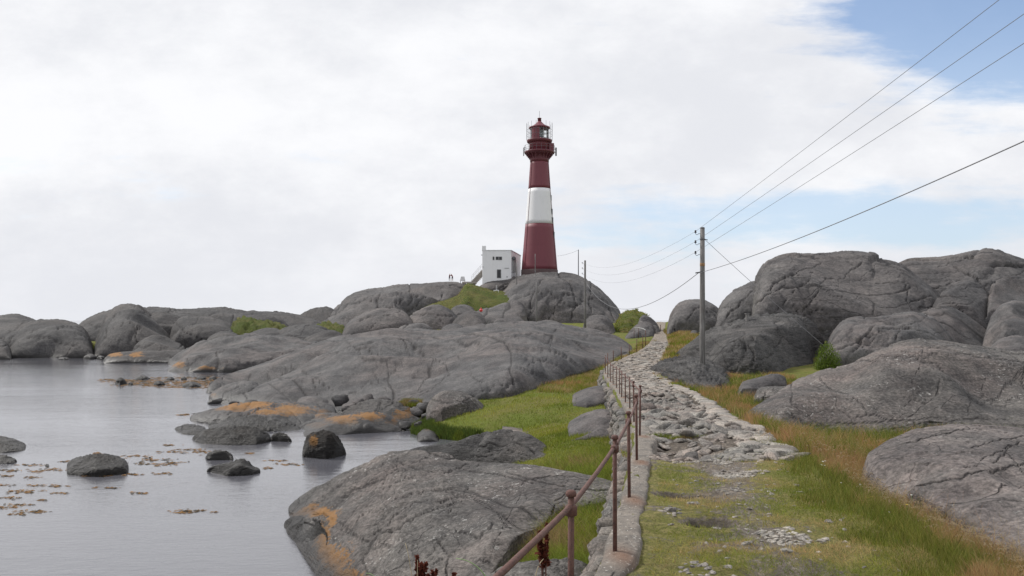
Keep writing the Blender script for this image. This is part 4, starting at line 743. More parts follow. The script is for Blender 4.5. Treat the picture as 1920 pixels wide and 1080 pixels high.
wire('faint wire from the dark pole down to the lighthouse', at(1084, 469, 165), at(1045, 480, 169), .2, .02, group='guy wires')
p0 = empty('utility_pole', (X0 + .35, .8, 2.4), 'nearest pole of the power line, beside the path behind the photographer', 'utility pole', 'poles carrying the power line')
bm = bmesh.new(); add_tube(bm, [(0, 0, -1), (0, 0, 10.0)], [.14, .11], 14); bm_obj('post', bm, M['pole'], p0, None, True)
# ------------------------------------------------------------------ the lighthouse
DL = 170.0; K = DL / F; ax = at(1011.5, 600, DL).x; zl = lambda py: EYE + (HZ - py) * K
lh = empty('lighthouse', (ax, DL, zl(512)), 'tall red lighthouse with one broad white band, standing on bare rock', 'lighthouse'); z0 = zl(512)
def lprof(lst): return [(r * K, zl(py) - z0) for r, py in lst]
def lpart(name, lst, mat, n=48, parent=None, smooth=True):
    bm = bmesh.new(); add_lathe(bm, lprof(lst), n=n); o = bm_obj(name, bm, mat, parent or lh, None, smooth)
    return o
def rad(py): return float(np.interp(py, [303, 355, 421, 508], [17.3, 21.0, 26.6, 34.0]))
lpart('plinth', [(34.7, 540), (34.6, 506.5), (34.2, 506)], M['plinth'])
lw = lpart('tower_base', [(rad(y), y) for y in np.linspace(507, 421, 12)], M['red'])
wb = lpart('white_band', [(rad(y) + .05, y) for y in np.linspace(421, 355, 10)], M['white'])
up_ = lpart('tower_top', [(rad(y), y) for y in np.linspace(355, 303, 9)], M['red'])
def ring(bm, py, r, t_=.6, w_=.5): add_lathe(bm, lprof([(r, py + t_), (r + w_, py + t_), (r + w_, py - t_), (r, py - t_)]), n=48)
bm = bmesh.new()
ring(bm, 461, rad(461) - .1, .3, .2)
bm_obj('plate_joint', bm, M['red'], lw)
for y, an, par, mt in ((398, .35, wb, 'dark'), (372, .5, wb, 'frame'), (441, .42, lw, 'dark'), (414, .30, wb, 'dark')):   # small windows up the right side
    a_ = -math.pi / 2 + 1.05 + an * .35; r_ = rad(y) * K; bm = bmesh.new(); add_box(bm, (math.cos(a_) * r_, math.sin(a_) * r_, zl(y) - z0), (.22, .55, 1.15), a_); bm_obj('window', bm, M[mt], par)
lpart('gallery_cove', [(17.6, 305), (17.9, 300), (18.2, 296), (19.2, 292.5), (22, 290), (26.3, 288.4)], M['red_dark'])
bm = bmesh.new()
for k in range(20):
    a_ = k * math.pi / 10; 
    for j in range(3): 
        r_ = (18.4 + j * 2.6) * K; add_box(bm, (math.cos(a_) * r_, math.sin(a_) * r_, zl(295 - j * 2.6) - z0), (.34, .1, .75 - j * .12), a_)
bm_obj('bracket', bm, M['red_dark'], lh)
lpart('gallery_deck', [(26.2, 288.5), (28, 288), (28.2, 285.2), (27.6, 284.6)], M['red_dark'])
lpart('watch_room', [(19.2, 284.6), (19.2, 269), (19.8, 268)], M['red'])
bm = bmesh.new(); add_box(bm, (21.5 * K, -2.0 * K, zl(277.5) - z0), (9.5 * K, 16 * K, 14.5 * K), .1, .05); bm_obj('side_cabin', bm, M['red'], lh)
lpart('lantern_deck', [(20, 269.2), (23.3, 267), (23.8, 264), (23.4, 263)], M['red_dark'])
def cage(name, r, ya, yb, n, rings, mat, rod=.035, skip=()):
    bm = bmesh.new()
    for k in range(n):
        if k in skip: continue
        a_ = 2 * math.pi * k / n + .1; c_, s_ = math.cos(a_) * r * K, math.sin(a_) * r * K; add_tube(bm, [(c_, s_, zl(ya) - z0), (c_, s_, zl(yb) - z0)], rod, 5)
    for y in rings:
        pts = [(math.cos(q) * r * K, math.sin(q) * r * K, zl(y) - z0) for q in np.linspace(0, 2 * math.pi, 41)]; add_tube(bm, pts, rod * .9, 5, False)
    return bm_obj(name, bm, mat, lh)
cage('lantern_railing', 24.2, 264, 231, 16, (254, 245), M['iron'], .03)
cage('gallery_railing', 28.6, 286, 274, 20, (274.5, 279), M['iron'], .03)
# lantern room: glazing with bars, one blank red panel towards the camera
bm = bmesh.new(); nn = 16; rr_ = 17.0 * K
for k in range(nn):
    a_ = 2 * math.pi * k / nn + .02; add_tube(bm, [(math.cos(a_) * rr_, math.sin(a_) * rr_, zl(263) - z0), (math.cos(a_) * rr_, math.sin(a_) * rr_, zl(240) - z0)], .05, 5)
for y in (262, 255, 248, 241): add_tube(bm, [(math.cos(q) * rr_, math.sin(q) * rr_, zl(y) - z0) for q in np.linspace(0, 2 * math.pi, 33)], .045, 5, False)
bars = bm_obj('glazing_bars', bm, M['frame'], lh)
bm = bmesh.new(); add_lathe(bm, [(rr_ - .06, zl(262.5) - z0), (rr_ - .06, zl(240.5) - z0)], n=32, cap=False); bm_obj('glass', bm, M['glass'], bars, None, True)
bm = bmesh.new(); q = [-math.pi / 2 - .98 + k * .135 for k in range(8)]
for a_, b_ in zip(q[:-1], q[1:]):
    vs = [bm.verts.new((math.cos(t_) * r_, math.sin(t_) * r_, z_)) for r_ in (rr_ + .06, rr_ + .16) for t_ in (a_, b_) for z_ in (zl(263.5) - z0, zl(239.5) - z0)]
    for f in ((0, 1, 3, 2), (4, 6, 7, 5), (0, 2, 6, 4), (1, 5, 7, 3), (0, 4, 5, 1), (2, 3, 7, 6)): bm.faces.new([vs[i] for i in f])
bm_obj('blind_panel', bm, M['red'], lh)
lpart('lens', [(3, 263), (6, 258), (7, 251), (6, 245), (3, 241)], M['lens'], 20)
bm = bmesh.new()
for y in (247, 250, 253, 256): add_lathe(bm, lprof([(6.6, y + .5), (7.6, y), (6.6, y - .5)]), n=20)
bm_obj('lens_rings', bm, M['frame'], lh)
rf = lpart('lantern_roof', [(19, 241.5), (20.2, 240.5), (19.6, 238.8), (13, 236.2), (8, 232.6), (4.5, 229), (3.2, 227.5)], M['red'], 32)
lpart('vent', [(3.3, 229), (3.3, 222.6), (3.9, 222.4), (3.9, 221.6)], M['red_dark'], 16, rf)
bm = bmesh.new(); add_tube(bm, [(0, 0, zl(222) - z0), (0, 0, zl(208) - z0)], .035, 6); bm_obj('lightning_rod', bm, M['iron'], rf)
for sx, px, mt, wd_ in ((1, 1042.5, 'iron', .32), (-1, 981.8, 'white_iron', .22)):
    x_ = (px - 1011.5) * K; bm = bmesh.new(); add_box(bm, (x_, 0, zl(284.5) - z0), (wd_, .3, 15.5 * K), 0, .03); add_tube(bm, [(x_, 0, zl(286) - z0), (sx * 27.5 * K, 0, zl(286) - z0)], .05, 6); add_tube(bm, [(x_, 0, zl(280) - z0), (sx * 27.5 * K, 0, zl(280) - z0)], .05, 6); bm_obj('antenna', bm, M[mt], lh)
# cable ladder down the left and right of the tower
for an in (-2.55, -.42):
    bm = bmesh.new()
    for y in np.linspace(500, 306, 2): pass
    add_tube(bm, [(math.cos(an) * (rad(y) + .3) * K, math.sin(an) * (rad(y) + .3) * K, zl(y) - z0) for y in np.linspace(503, 305, 12)], .045, 5); bm_obj('cable', bm, M['red_dark'], lh)
# ------------------------------------------------------------------ the white building
DB = 168.0; KB = DB / F; bz = lambda py: EYE + (HZ - py) * KB; bx = lambda px: (px - 960) * KB
bo = Vector((bx(931), DB, bz(530))); bd = empty('white_building', bo, 'flat-roofed white concrete building with a chimney at the foot of the lighthouse', 'building')
def pbox(name, x0, x1, y0, y1, d0, d1, mat, parent=None, bev=0, off=Vector((0, 0, 0))):
    bm = bmesh.new(); add_box(bm, (0, 0, 0), (bx(x1) - bx(x0), d1 - d0, bz(y0) - bz(y1)), 0, bev)
    c_ = Vector(((bx(x0) + bx(x1)) / 2, DB + (d0 + d1) / 2, (bz(y0) + bz(y1)) / 2)) - bo - off; return bm_obj(name, bm, mat, parent or bd, c_)
bm = bmesh.new(); W = [(904.3, 0), (958.5, 0), (977, 8), (977, 14), (904.3, 14)]; yt = [470, 470, 474, 474, 470]
lo = [bm.verts.new((bx(p) - bo.x, d, bz(536) - bo.z)) for p, d in W]; hi = [bm.verts.new((bx(p) - bo.x, d, bz(y) - bo.z)) for (p, d), y in zip(W, yt)]
bm.faces.new(lo[::-1]); bm.faces.new(hi)
for k in range(5): bm.faces.new((lo[k], lo[(k + 1) % 5], hi[(k + 1) % 5], hi[k]))
bmesh.ops.bevel(bm, geom=bm.edges[:], offset=.04, segments=1, affect='EDGES'); bm_obj('wall', bm, M['plaster'], bd)
bm = bmesh.new(); lo2 = [bm.verts.new((bx(p) - bo.x + q, d + e, bz(y) - bo.z + .02)) for (p, d), y, q, e in zip(W, yt, (-.06, .06, .06, .06, -.06), (-.08, -.08, -.05, .05, .05))]
r = bmesh.ops.extrude_face_region(bm, geom=[bm.faces.new(lo2)]); bmesh.ops.translate(bm, vec=(0, 0, .14), verts=[v for v in r['geom'] if isinstance(v, bmesh.types.BMVert)]); bmesh.ops.recalc_face_normals(bm, faces=bm.faces[:]); rfb = bm_obj('roof', bm, M['white'], bd)
pbox('chimney', 903.9, 911, 461, 470.5, -.05, .9, M['plaster'], bd, .03)
pbox('roof_vent', 934, 938, 467.6, 469.9, 3, 3.5, M['iron'], bd)
for x0, x1 in ((923.6, 927.2), (929.3, 941.4)):
    f = pbox('window', x0, x1, 481, 487.6, -.04, .0, M['frame'])
    n_ = 1 if x1 - x0 < 5 else 2; wdt = (x1 - x0) / n_
    for k in range(n_):
        bm = bmesh.new(); add_box(bm, (0, 0, 0), ((wdt - 1.3) * KB, .03, 5.4 * KB)); bm_obj('pane', bm, M['dark'], f, ((k - (n_ - 1) / 2) * wdt * KB, -.03, 0))
dz = pbox('door', 931.6, 939.6, 505.0, 521.4, -.06, 0, M['frame']); bm = bmesh.new(); add_box(bm, (0, 0, 0), (6.4 * KB, .04, 14.6 * KB)); bm_obj('door_leaf', bm, M['dark'], dz, (0, -.035, -.02))
pbox('pipe', 946, 954.5, 502.2, 503.2, -.1, 0, M['frame']); pbox('ledge', 904.6, 906.6, 500, 501, -.12, 0, M['frame']); pbox('vent_hole', 949.8, 951.6, 518.3, 520, -.03, .0, M['dark']); pbox('bracket', 902.2, 904.2, 477.4, 478.8, 0, .3, M['iron'])
bm = bmesh.new(); add_box(bm, (0, 0, 0), (8 * KB, .8, 26 * KB), .9, .02); bm_obj('tank_cover', bm, M['frame'], bd, (bx(962.5) - bo.x, 1.2, bz(497) - bo.z))
bm = bmesh.new(); bmesh.ops.create_uvsphere(bm, u_segments=14, v_segments=8, radius=.42); bmesh.ops.scale(bm, vec=(1, .35, 1), verts=bm.verts[:]); bm_obj('dish', bm, M['iron'], bd, (bx(963.5) - bo.x, .6, bz(484) - bo.z), True)
# stair up to the building, with a pale railing
st = empty('stair', at(893, 530, 172), 'concrete stair with a pale railing climbing to the left end of the white building', 'stair'); so_ = Vector(st.location)
bm = bmesh.new()
for k in range(9):
    p = at(885.5 + k * 2.3, 526.5 - k * 2.5, 171.5) - so_; add_box(bm, (p.x, p.y, p.z - .7), (.34, 1.3, 1.5))
bm_obj('steps', bm, M['concrete'], st)
bm = bmesh.new(); hr = []
for k in range(6):
    p = at(884.5 + k * 4, 525 - k * 4.5, 170.8) - so_; add_tube(bm, [p - Vector((0, 0, .2)), p + Vector((0, 0, .95))], .035, 5); hr.append(p + Vector((0, 0, .95)))
add_tube(bm, hr, .035, 5); add_tube(bm, [p - Vector((0, 0, .45)) for p in hr], .03, 5); bm_obj('handrail', bm, M['white_iron'], st)
pd = at(880, 530.5, 168); bm = bmesh.new(); add_box(bm, (0, 0, 0), (2.9, 3, .42), 0, .04); tag(bm_obj('concrete_platform', bm, M['concrete'], None, pd), 'pale concrete platform at the top of the dark ramp', 'platform')
rp = [at(874.5, 532, 166), at(881.5, 532, 166), at(892.5, 561, 148), at(883, 561, 148)]
bm = bmesh.new(); vs = [bm.verts.new(p - rp[0]) for p in rp]; f = bm.faces.new(vs); r = bmesh.ops.extrude_face_region(bm, geom=[f]); bmesh.ops.translate(bm, vec=(0, 0, -.5), verts=[v for v in r['geom'] if isinstance(v, bmesh.types.BMVert)]); bmesh.ops.recalc_face_normals(bm, faces=bm.faces[:])
rmp = empty('ramp', rp[0], 'dark sloping plank ramp running down the grass below the platform', 'ramp'); bm_obj('ramp_deck', bm, M['planks'], rmp)
for a_, b_ in ((0, 3), (1, 2)):
    bm = bmesh.new(); add_tube(bm, [rp[a_] - rp[0] + Vector((0, 0, .08)), rp[b_] - rp[0] + Vector((0, 0, .08))], .09, 5); bm_obj('edge_rail', bm, M['frame'], rmp)
tk = empty('water_tank', at(867.5, 527, 182), 'pale trapezoid tank on a frame between the two people and the stair', 'tank'); bm = bmesh.new()
a = [(-.62 * 1.0, -.5, 0), (.62, -.5, 0), (.62, .5, 0), (-.62, .5, 0)]; b = [(x * .62, y * .62, 1.05) for x, y, _ in a]; va = [bm.verts.new(Vector(q) + Vector((0, 0, .05))) for q in a]; vb = [bm.verts.new(q) for q in b]
bm.faces.new(va[::-1]); bm.faces.new(vb)
for k in range(4): bm.faces.new((va[k], va[(k + 1) % 4], vb[(k + 1) % 4], vb[k]))
bmesh.ops.bevel(bm, geom=bm.edges[:], offset=.04, segments=1, affect='EDGES'); bm_obj('hopper', bm, M['white_iron'], tk)
for x in (-.5, .5):
    for y in (-.4, .4): bm = bmesh.new(); add_tube(bm, [(x, y, -.5), (x, y, .08)], .04, 5); bm_obj('leg', bm, M['iron'], tk)
bn = empty('bench', at(930.5, 547.5, 150), 'small pale bench on the grass below the door of the white building', 'bench')
bm = bmesh.new(); add_box(bm, (0, 0, .3), (1.05, .5, .16), 0, .02); bm_obj('seat', bm, M['white'], bn)
for x in (-.42, .42): bm = bmesh.new(); add_box(bm, (x, 0, 0), (.1, .45, .6)); bm_obj('leg', bm, M['white_iron'], bn)
for x in (-.02, .12): bm = bmesh.new(); add_tube(bm, [(x, .2, .3), (x, .2, 1.3)], .035, 5); bm_obj('upright', bm, M['white_iron'], bn)
bu = empty('mooring_buoy', at(902, 585, 99), 'round red buoy resting among the rocks below the lighthouse', 'buoy'); bm = bmesh.new(); bmesh.ops.create_uvsphere(bm, u_segments=18, v_segments=12, radius=.21); bm_obj('float', bm, M['red_plastic'], bu, (0, 0, .21), True)
bm = bmesh.new(); add_lathe(bm, [(.07, 0), (.07, .12), (.04, .14)], n=10); bm_obj('neck', bm, M['red_plastic'], bu, (0, 0, .40), True)
# ------------------------------------------------------------------ two people
def person(label, loc, rz, joints, edges, radii, cols):
    me = bpy.data.meshes.new('person'); me.from_pydata(joints, edges, []); me.update()
    o = bpy.data.objects.new('person', me); C.objects.link(o); sk = o.modifiers.new('skin', 'SKIN'); sk.use_smooth_shade = True
    ss = o.modifiers.new('sub', 'SUBSURF'); ss.levels = 1; ss.render_levels = 2
    for i, r in enumerate(radii): me.skin_vertices[0].data[i].radius = (r, r * (.8 if i in (0, 1, 2) else 1)); me.skin_vertices[0].data[i].use_root = (i == 0)
    m, t, b_ = newmat('person_clothes'); P = N(t, 'ShaderNodeTexCoord').outputs['Object']; sp = N(t, 'ShaderNodeSeparateXYZ'); t.links.new(P, sp.inputs[0])
    cr = N(t, 'ShaderNodeValToRGB'); cr.color_ramp.interpolation = 'CONSTANT'; mr = math_(t, 'MULTIPLY', sp.outputs[2], .5); t.links.new(mr, cr.inputs[0])
    els = cr.color_ramp.elements; els[0].position = 0; els[0].color = (*cols[0][1], 1); els[1].position = cols[1][0] / 2; els[1].color = (*cols[1][1], 1)
    for zz2, c in cols[2:]: e = els.new(zz2 / 2); e.color = (*c, 1)
    t.links.new(cr.outputs[0], b_.inputs['Base Color']); b_.inputs['Roughness'].default_value = .8; me.materials.append(m)
    o.location = loc; o.rotation_euler = (0, 0, rz); tag(o, label, 'person', 'two people on the rock by the lighthouse'); return o
skin_, dk_ = (.42, .27, .2), (.05, .05, .07)
J = [(0, 0, .95), (0, 0, 1.2), (.04, 0, 1.42), (.07, 0, 1.52), (.1, 0, 1.62), (.11, 0, 1.73), (-.09, 0, .9), (-.1, .03, .5), (-.1, 0, .07), (-.02, -.0, .03), (.1, 0, .9), (.12, -.02, .5), (.14, 0, .07), (.22, 0, .03),
     (.02, .2, 1.40), (.2, .22, 1.25), (.42, .16, 1.42), (.02, -.2, 1.40), (.22, -.22, 1.28), (.44, -.14, 1.45), (.50, .14, 1.46), (.52, -.12, 1.48)]
Ed = [(0, 1), (1, 2), (2, 3), (3, 4), (4, 5), (0, 6), (6, 7), (7, 8), (8, 9), (0, 10), (10, 11), (11, 12), (12, 13), (2, 14), (14, 15), (15, 16), (2, 17), (17, 18), (18, 19), (16, 20), (19, 21)]
Rd = [.15, .14, .15, .06, .1, .085, .1, .07, .05, .045, .1, .07, .05, .045, .065, .05, .04, .065, .05, .04, .035, .035]
person('left one of the two people, in a dark top, leaning towards the other', at(842.8, 527.2, 184), 0, J, Ed, Rd, [(0, (.45, .4, .38)), (.5, (.06, .05, .06)), (1.02, (.16, .05, .06)), (1.48, skin_), (1.66, (.06, .04, .03))])
J2 = [(x * 1.0 + (.12 if z > 1.3 else 0), y, z * .97) for x, y, z in J]
person('right one of the two people, bending forward with raised arms', at(848.2, 527.2, 184), math.pi, J2, Ed, Rd, [(0, skin_), (.45, (.04, .04, .05)), (.98, (.22, .05, .05)), (1.45, skin_), (1.6, (.1, .06, .03))])
# ------------------------------------------------------------------ rubble, kerb stones
def stones(name, pts, label=None, cat=None, kind=None, mat='stone'):
    o = link(name, lumps_mesh(name, pts), M[mat]); return tag(o, label, cat, None, kind)
it = []
for _ in range(6500):
    y = 10.6 + 46 * rng.random() ** 1.5; xl = fx(y) + .2; xr = float(L(XR, np.array(y))); u = rng.random()
    if y < 14.2 and rng.random() < .75: continue
    if y > 26 and rng.random() < (y - 26) / 5 + .3: continue
    if u > .78 and y > 16: continue
    x = xl + (xr - xl) * u; s_ = rng.choice([.028, .05, .08, .115], p=[.42, .33, .18, .07]) * rng.uniform(.8, 1.3) * (1.3 if rng.random() < .25 else 1) * (1 if y < 31 else .8)
    it.append((x, y, float(path_z(np.array(x), np.array(y))) + s_ * .1, s_ * rng.uniform(1.0, 2.0), s_ * rng.uniform(.8, 1.6), s_ * rng.uniform(.25, .6), rng.uniform(-.5, .5), rng.uniform(-.5, .5), rng.uniform(0, 3.1)))
stones('path_rubble', it, kind='stuff')
it = []
GY = rng.uniform(4.4, 11.8, 9000); GX = L(FX, GY) + .3 + (L(XR, GY) - L(FX, GY) - .3) * rng.beta(1.7, 1.4, 9000); GF = fbm(np.stack([GX * 1.1, GY * 1.1, GX * 0], -1) + 3, 4) * .55
for _ in range(9000):
    x, y = float(GX[_]), float(GY[_])
    if float(green_amt(np.array(x), np.array(y))) + GF[_] > .34 + (.5 if rng.random() < .03 else 0): continue
    s_ = rng.uniform(.004, .022); it.append((x, y, float(path_z(np.array(x), np.array(y))) + s_ * .2, s_ * 1.6, s_ * 1.3, s_ * .6, rng.uniform(-.3, .3), rng.uniform(-.3, .3), rng.uniform(0, 3.1)))
stones('path_gravel', it, kind='stuff', mat='pale_stone')
it = []; y = 10.9
while y < 44:
    ln = rng.uniform(.35, .95); yc = y + ln / 2; sl = (float(L(XR, np.array(yc + .3))) - float(L(XR, np.array(yc - .3)))) / .6; w_ = rng.uniform(.30, .46) * (1.0 if y > 13 else .8)
    for j in range(1 if yc > 20 else 2):
        it.append((float(L(XR, np.array(yc))) - .05 - j * w_ * 1.0 + rng.uniform(-.05, .05), yc, zu(yc) + .0 + .02 * (1 - j) + rng.uniform(-.02, .03), w_ * .58, ln * .58, .05, rng.uniform(-.05, .05), rng.uniform(-.06, .06), -math.atan(sl) + rng.uniform(-.2, .2)))
    y += ln * .9
stones('kerb', it, kind='structure', mat='pale_stone')
def stone1(px, py, d, wx, wy, wz, label, rz=0, mat='stone', tilt=0):
    p = at(px, py, d); z = float(path_z(np.array(p.x), np.array(p.y))) ; me = lumps_mesh('stone', [(0, 0, wz * .35, wx, wy, wz, tilt, tilt, rz)]); tag(link('stone', me, M[mat], None, (p.x, p.y, z)), label, 'stone')
for a_ in ((1297, 823, 11.3, .11, .15, .15, 'dark grey angular stone standing in the eroded hollow of the path', .3, 'rock_near', .2), (1262, 823, 11.2, .10, .05, .03, 'pale flat stone leaning at the left rim of the hollow', .2), (1275, 832, 10.9, .15, .09, .05, 'bluish flat stone in front of the dark angular stone', .5, 'rock_near'),
           (1320, 834, 10.8, .06, .04, .03, 'small whitish stone at the near rim of the hollow', .9), (1250, 768, 15, .35, .22, .10, 'largest pale slab in the rubble of the path', .1), (1262, 786, 13.9, .32, .06, .05, 'long narrow stone lying across the path like a step', .12, 'rock_near'),
           (1246, 705, 26, .3, .2, .12, 'pale block at the top end of the rubble', .4), (1215, 735, 20, .2, .2, .13, 'reddish stone in the rubble beside the railing', .2), (1257, 943, 7.4, .055, .04, .03, 'small pinkish stone in the bare patch by the coping', .2), (1300, 921, 7.9, .07, .05, .02, 'flat pale stone in the grass above the bare patch', .0),
           (1460, 838, 11.4, .34, .2, .07, 'broad pale slab at the near end of the kerb', .2, 'coping'), (1490, 846, 11.0, .22, .12, .05, 'flat grey stone on the grass just right of the kerb end', .3, 'coping'), (1415, 846, 10.9, .10, .1, .05, 'low grey stone beside the worn track', .3), (1475, 1030, 6, .05, .04, .018, 'flat pale stone in the trampled grass near the bottom edge', .2), (1400, 1012, 6.2, .06, .03, .02, 'small whitish stone left of the flat pale stone near the bottom', .6)):
    stone1(*a_)
it = []
for _ in range(1500):
    y = 28 + 34 * rng.random() ** 1.3; x = fx(y) + .25 + (float(L(XR, np.array(y))) - fx(y) - .3) * rng.random(); s_ = rng.uniform(.04, .11)
    it.append((x, y, float(path_z(np.array(x), np.array(y))), s_ * 1.8, s_ * 1.3, s_ * .35, rng.uniform(-.15, .15), rng.uniform(-.15, .15), rng.uniform(0, 3.1)))
stones('path_flat_stones', it, kind='stuff', mat='pale_stone')
# broken blocks in the crevice under the big dome, each its own
for i, (px, yb, d, w_, h_) in enumerate(((655, 768, 37, .5, .22), (672, 762, 37.5, .4, .2), (640, 756, 38, .5, .25), (512, 768, 39.5, .4, .18), (570, 772, 38.5, .45, .15), (782, 776, 35, .35, .2), (792, 768, 35.5, .4, .22), (776, 762, 36, .3, .18), (800, 782, 34.2, .3, .14), (625, 782, 36, .5, .14), (470, 764, 40, .5, .2), (440, 762, 41, .4, .16), (405, 758, 43, .5, .2), (760, 800, 32.5, .3, .12), (785, 800, 32.2, .25, .14), (720, 752, 38, .4, .16), (690, 752, 38, .35, .2))):
    p = at(px, yb, d); me = lumps_mesh('rock_block', [(0, 0, h_ * .4, w_ * rng.uniform(.7, 1), w_ * .7, h_ * 1.1, rng.uniform(-.3, .3), rng.uniform(-.3, .3), rng.uniform(0, 3))]); tag(link('rock_block', me, M['rock'], None, p), 'small broken block of grey rock in the crevice below the very large dome', 'rock', 'broken blocks below the large dome')
# ------------------------------------------------------------------ grass
def blades(name, base, h, wid, cols, lean=.35, nseg=2, kind='stuff', curve=1.0, colvar=.25, mat='blade', extra=None):
    base = np.asarray(base, float); n = len(base); h = np.broadcast_to(h, n) * rng.uniform(.55, 1.15, n); az = rng.uniform(0, 2 * np.pi, n); fa = rng.uniform(0, 2 * np.pi, n)
    ld = np.stack([np.cos(az), np.sin(az), np.zeros(n)], -1); sd_ = np.stack([np.cos(fa), np.sin(fa) * .4, np.zeros(n)], -1); ln = h * lean * rng.uniform(.2, 1.3, n)
    w_ = np.broadcast_to(wid, n) * rng.uniform(.7, 1.3, n)
    Vs = []
    for k in range(nseg + 1):
        t = k / nseg; c = base + np.outer(h * t * (1 - .12 * t), [0, 0, 1]) + ld * (ln * t ** 2 * curve)[:, None]; ww = w_ * (1 - t * .92) * .5
        Vs += [c - sd_ * ww[:, None], c + sd_ * ww[:, None]]
    V = np.stack(Vs, 1); m_ = 2 * (nseg + 1); idx = np.arange(n)[:, None] * m_
    Fs = np.concatenate([idx + np.array([[2 * k, 2 * k + 1, 2 * k + 3, 2 * k + 2]]) for k in range(nseg)], 0)
    cc = np.asarray(cols)[None] if np.ndim(cols) == 1 else np.asarray(cols)
    cc = np.broadcast_to(cc, (n, 3)) * (1 + rng.normal(size=(n, 1)) * colvar); cc = np.clip(cc * (1 + rng.normal(size=(n, 3)) * .06), .008, 1)
    cc = np.repeat(cc[:, None], m_, 1)
    me = np_mesh(name, V.reshape(-1, 3), Fs, None, cc.reshape(-1, 3)); o = link(name, me, M[mat], smooth=False); return tag(o, kind=kind)
def in_poly(px, py, poly):
    c = np.zeros(px.shape, bool); j = len(poly) - 1
    for i in range(len(poly)):
        xi, yi = poly[i]; xj, yj = poly[j]; c ^= ((yi > py) != (yj > py)) & (px < (xj - xi) * (py - yi) / ((yj - yi) or 1e-9) + xi); j = i
    return c
def sample_world(n, ymin, ymax, xf, zf=None, p=2.0):
    """random ground points, denser near the camera; xf(y) gives the left and right limits"""
    a_, b_ = ymin ** -(p - 1), ymax ** -(p - 1); y = (a_ + (b_ - a_) * rng.random(n)) ** (-1 / (p - 1)); l, r = xf(y); x = l + (r - l) * rng.random(n)
    z = (zf or ground_z)(x, y); return np.stack([x, y, z - .01], -1)
GREEN, LIME, DRY, GOLD, DARKG = np.array((.15, .185, .028)), np.array((.24, .26, .04)), np.array((.36, .27, .12)), np.array((.38, .225, .105)), np.array((.06, .085, .018))
def palette(P, ws, sc=.5, seed=0, sharp=2.2):
    """mix colours by smooth patches"""
    n = len(P); q = fbm(P * [sc, sc, 0] + seed, 3) + rng.normal(size=n) * .12
    cs = np.stack([w[0] for w in ws]); edges = np.array([w[1] for w in ws]); i = np.clip(np.searchsorted(edges, q), 0, len(ws) - 1); return cs[i]
XRf = lambda y: L(XR, y)
# short lawn left of the wall
P = sample_world(60000, 19, 48, lambda y: (L(SH, y) + .15, L(FX, y) - .45), p=1.6); P = P[(P[:, 2] > .12)]
d = P[:, 1]; blades('lawn_grass', P, .075 + .05 * (gn(P * .8) > .1), .012 * d / 20, palette(P, [(GREEN, -.25), (GREEN * 1.15, -.0), (LIME, .35), (LIME * .9 + DRY * .2, 9)], .35, 2), lean=.4, nseg=1)
P = sample_world(9000, 36, 50, lambda y: (L(FX, y) - 3.2, L(FX, y) - .3)); blades('dry_grass', P, .22, .02, palette(P, [(DRY, -.1), (LIME * .8, .3), (GOLD, 9)], .6), lean=.5, nseg=1)
# tuft hanging over the pool
P = sample_world(6000, 29.5, 33.5, lambda y: (L(SH, y) - .1, L(SH, y) + .8)); blades('pool_edge_grass', P, .28, .03, palette(P, [(DARKG * 1.4, .2), (GREEN * .8, 9)], 1), lean=.5)
P = sample_world(2500, 35.5, 37.5, lambda y: (y * 0 - 5.1, y * 0 - 4.1)); P[:, 2] = np.maximum(P[:, 2], .62); blades('pool_edge_grass', P, .26, .03, palette(P, [(LIME * .7, .0), (DRY * .6, 9)], 1), lean=.5)
# long grass at the foot of the wall
P = sample_world(26000, 9.2, 19.5, lambda y: (L(SH, y) + .5, L(FX, y) - .42), p=1.5); blades('long_grass', P, np.interp(P[:, 1], [9, 12, 19], [.34, .30, .34]), .006 + .00035 * P[:, 1], palette(P, [(GREEN, -.2), (GREEN * 1.3, .1), (LIME, .3), (DRY * .8, 9)], .9, 4), lean=.75, nseg=3, curve=1.3)
P = sample_world(3500, 12.5, 19, lambda y: (y * 0 - .2, y * 0 + 1.1), p=1.5); blades('dry_stalks', P, .36, .006, palette(P, [(DRY, .1), (GOLD * .9, 9)], 1), lean=.5, nseg=2)
# trampled grass on the path
P = sample_world(110000, 4.4, 11.6, lambda y: (L(FX, y) + .27, XRf(y) + .1), path_z); g = green_amt(P[:, 0], P[:, 1]) + fbm(P * [1.1, 1.1, 0] + 3, 4) * .55; P = P[(g > .5 + rng.normal(size=len(P)) * .08) & (hole(P[:, 0], P[:, 1]) < .25)]
blades('trampled_grass', P, .03 + .035 * (rng.random(len(P)) < .2), .006, palette(P, [(GREEN * 1.1, -.22), (LIME * 1.0, -.02), (LIME * .6 + DRY * .5, .2), (DRY * 1.1, 9)], 1.4, 7), lean=1.2, nseg=1)
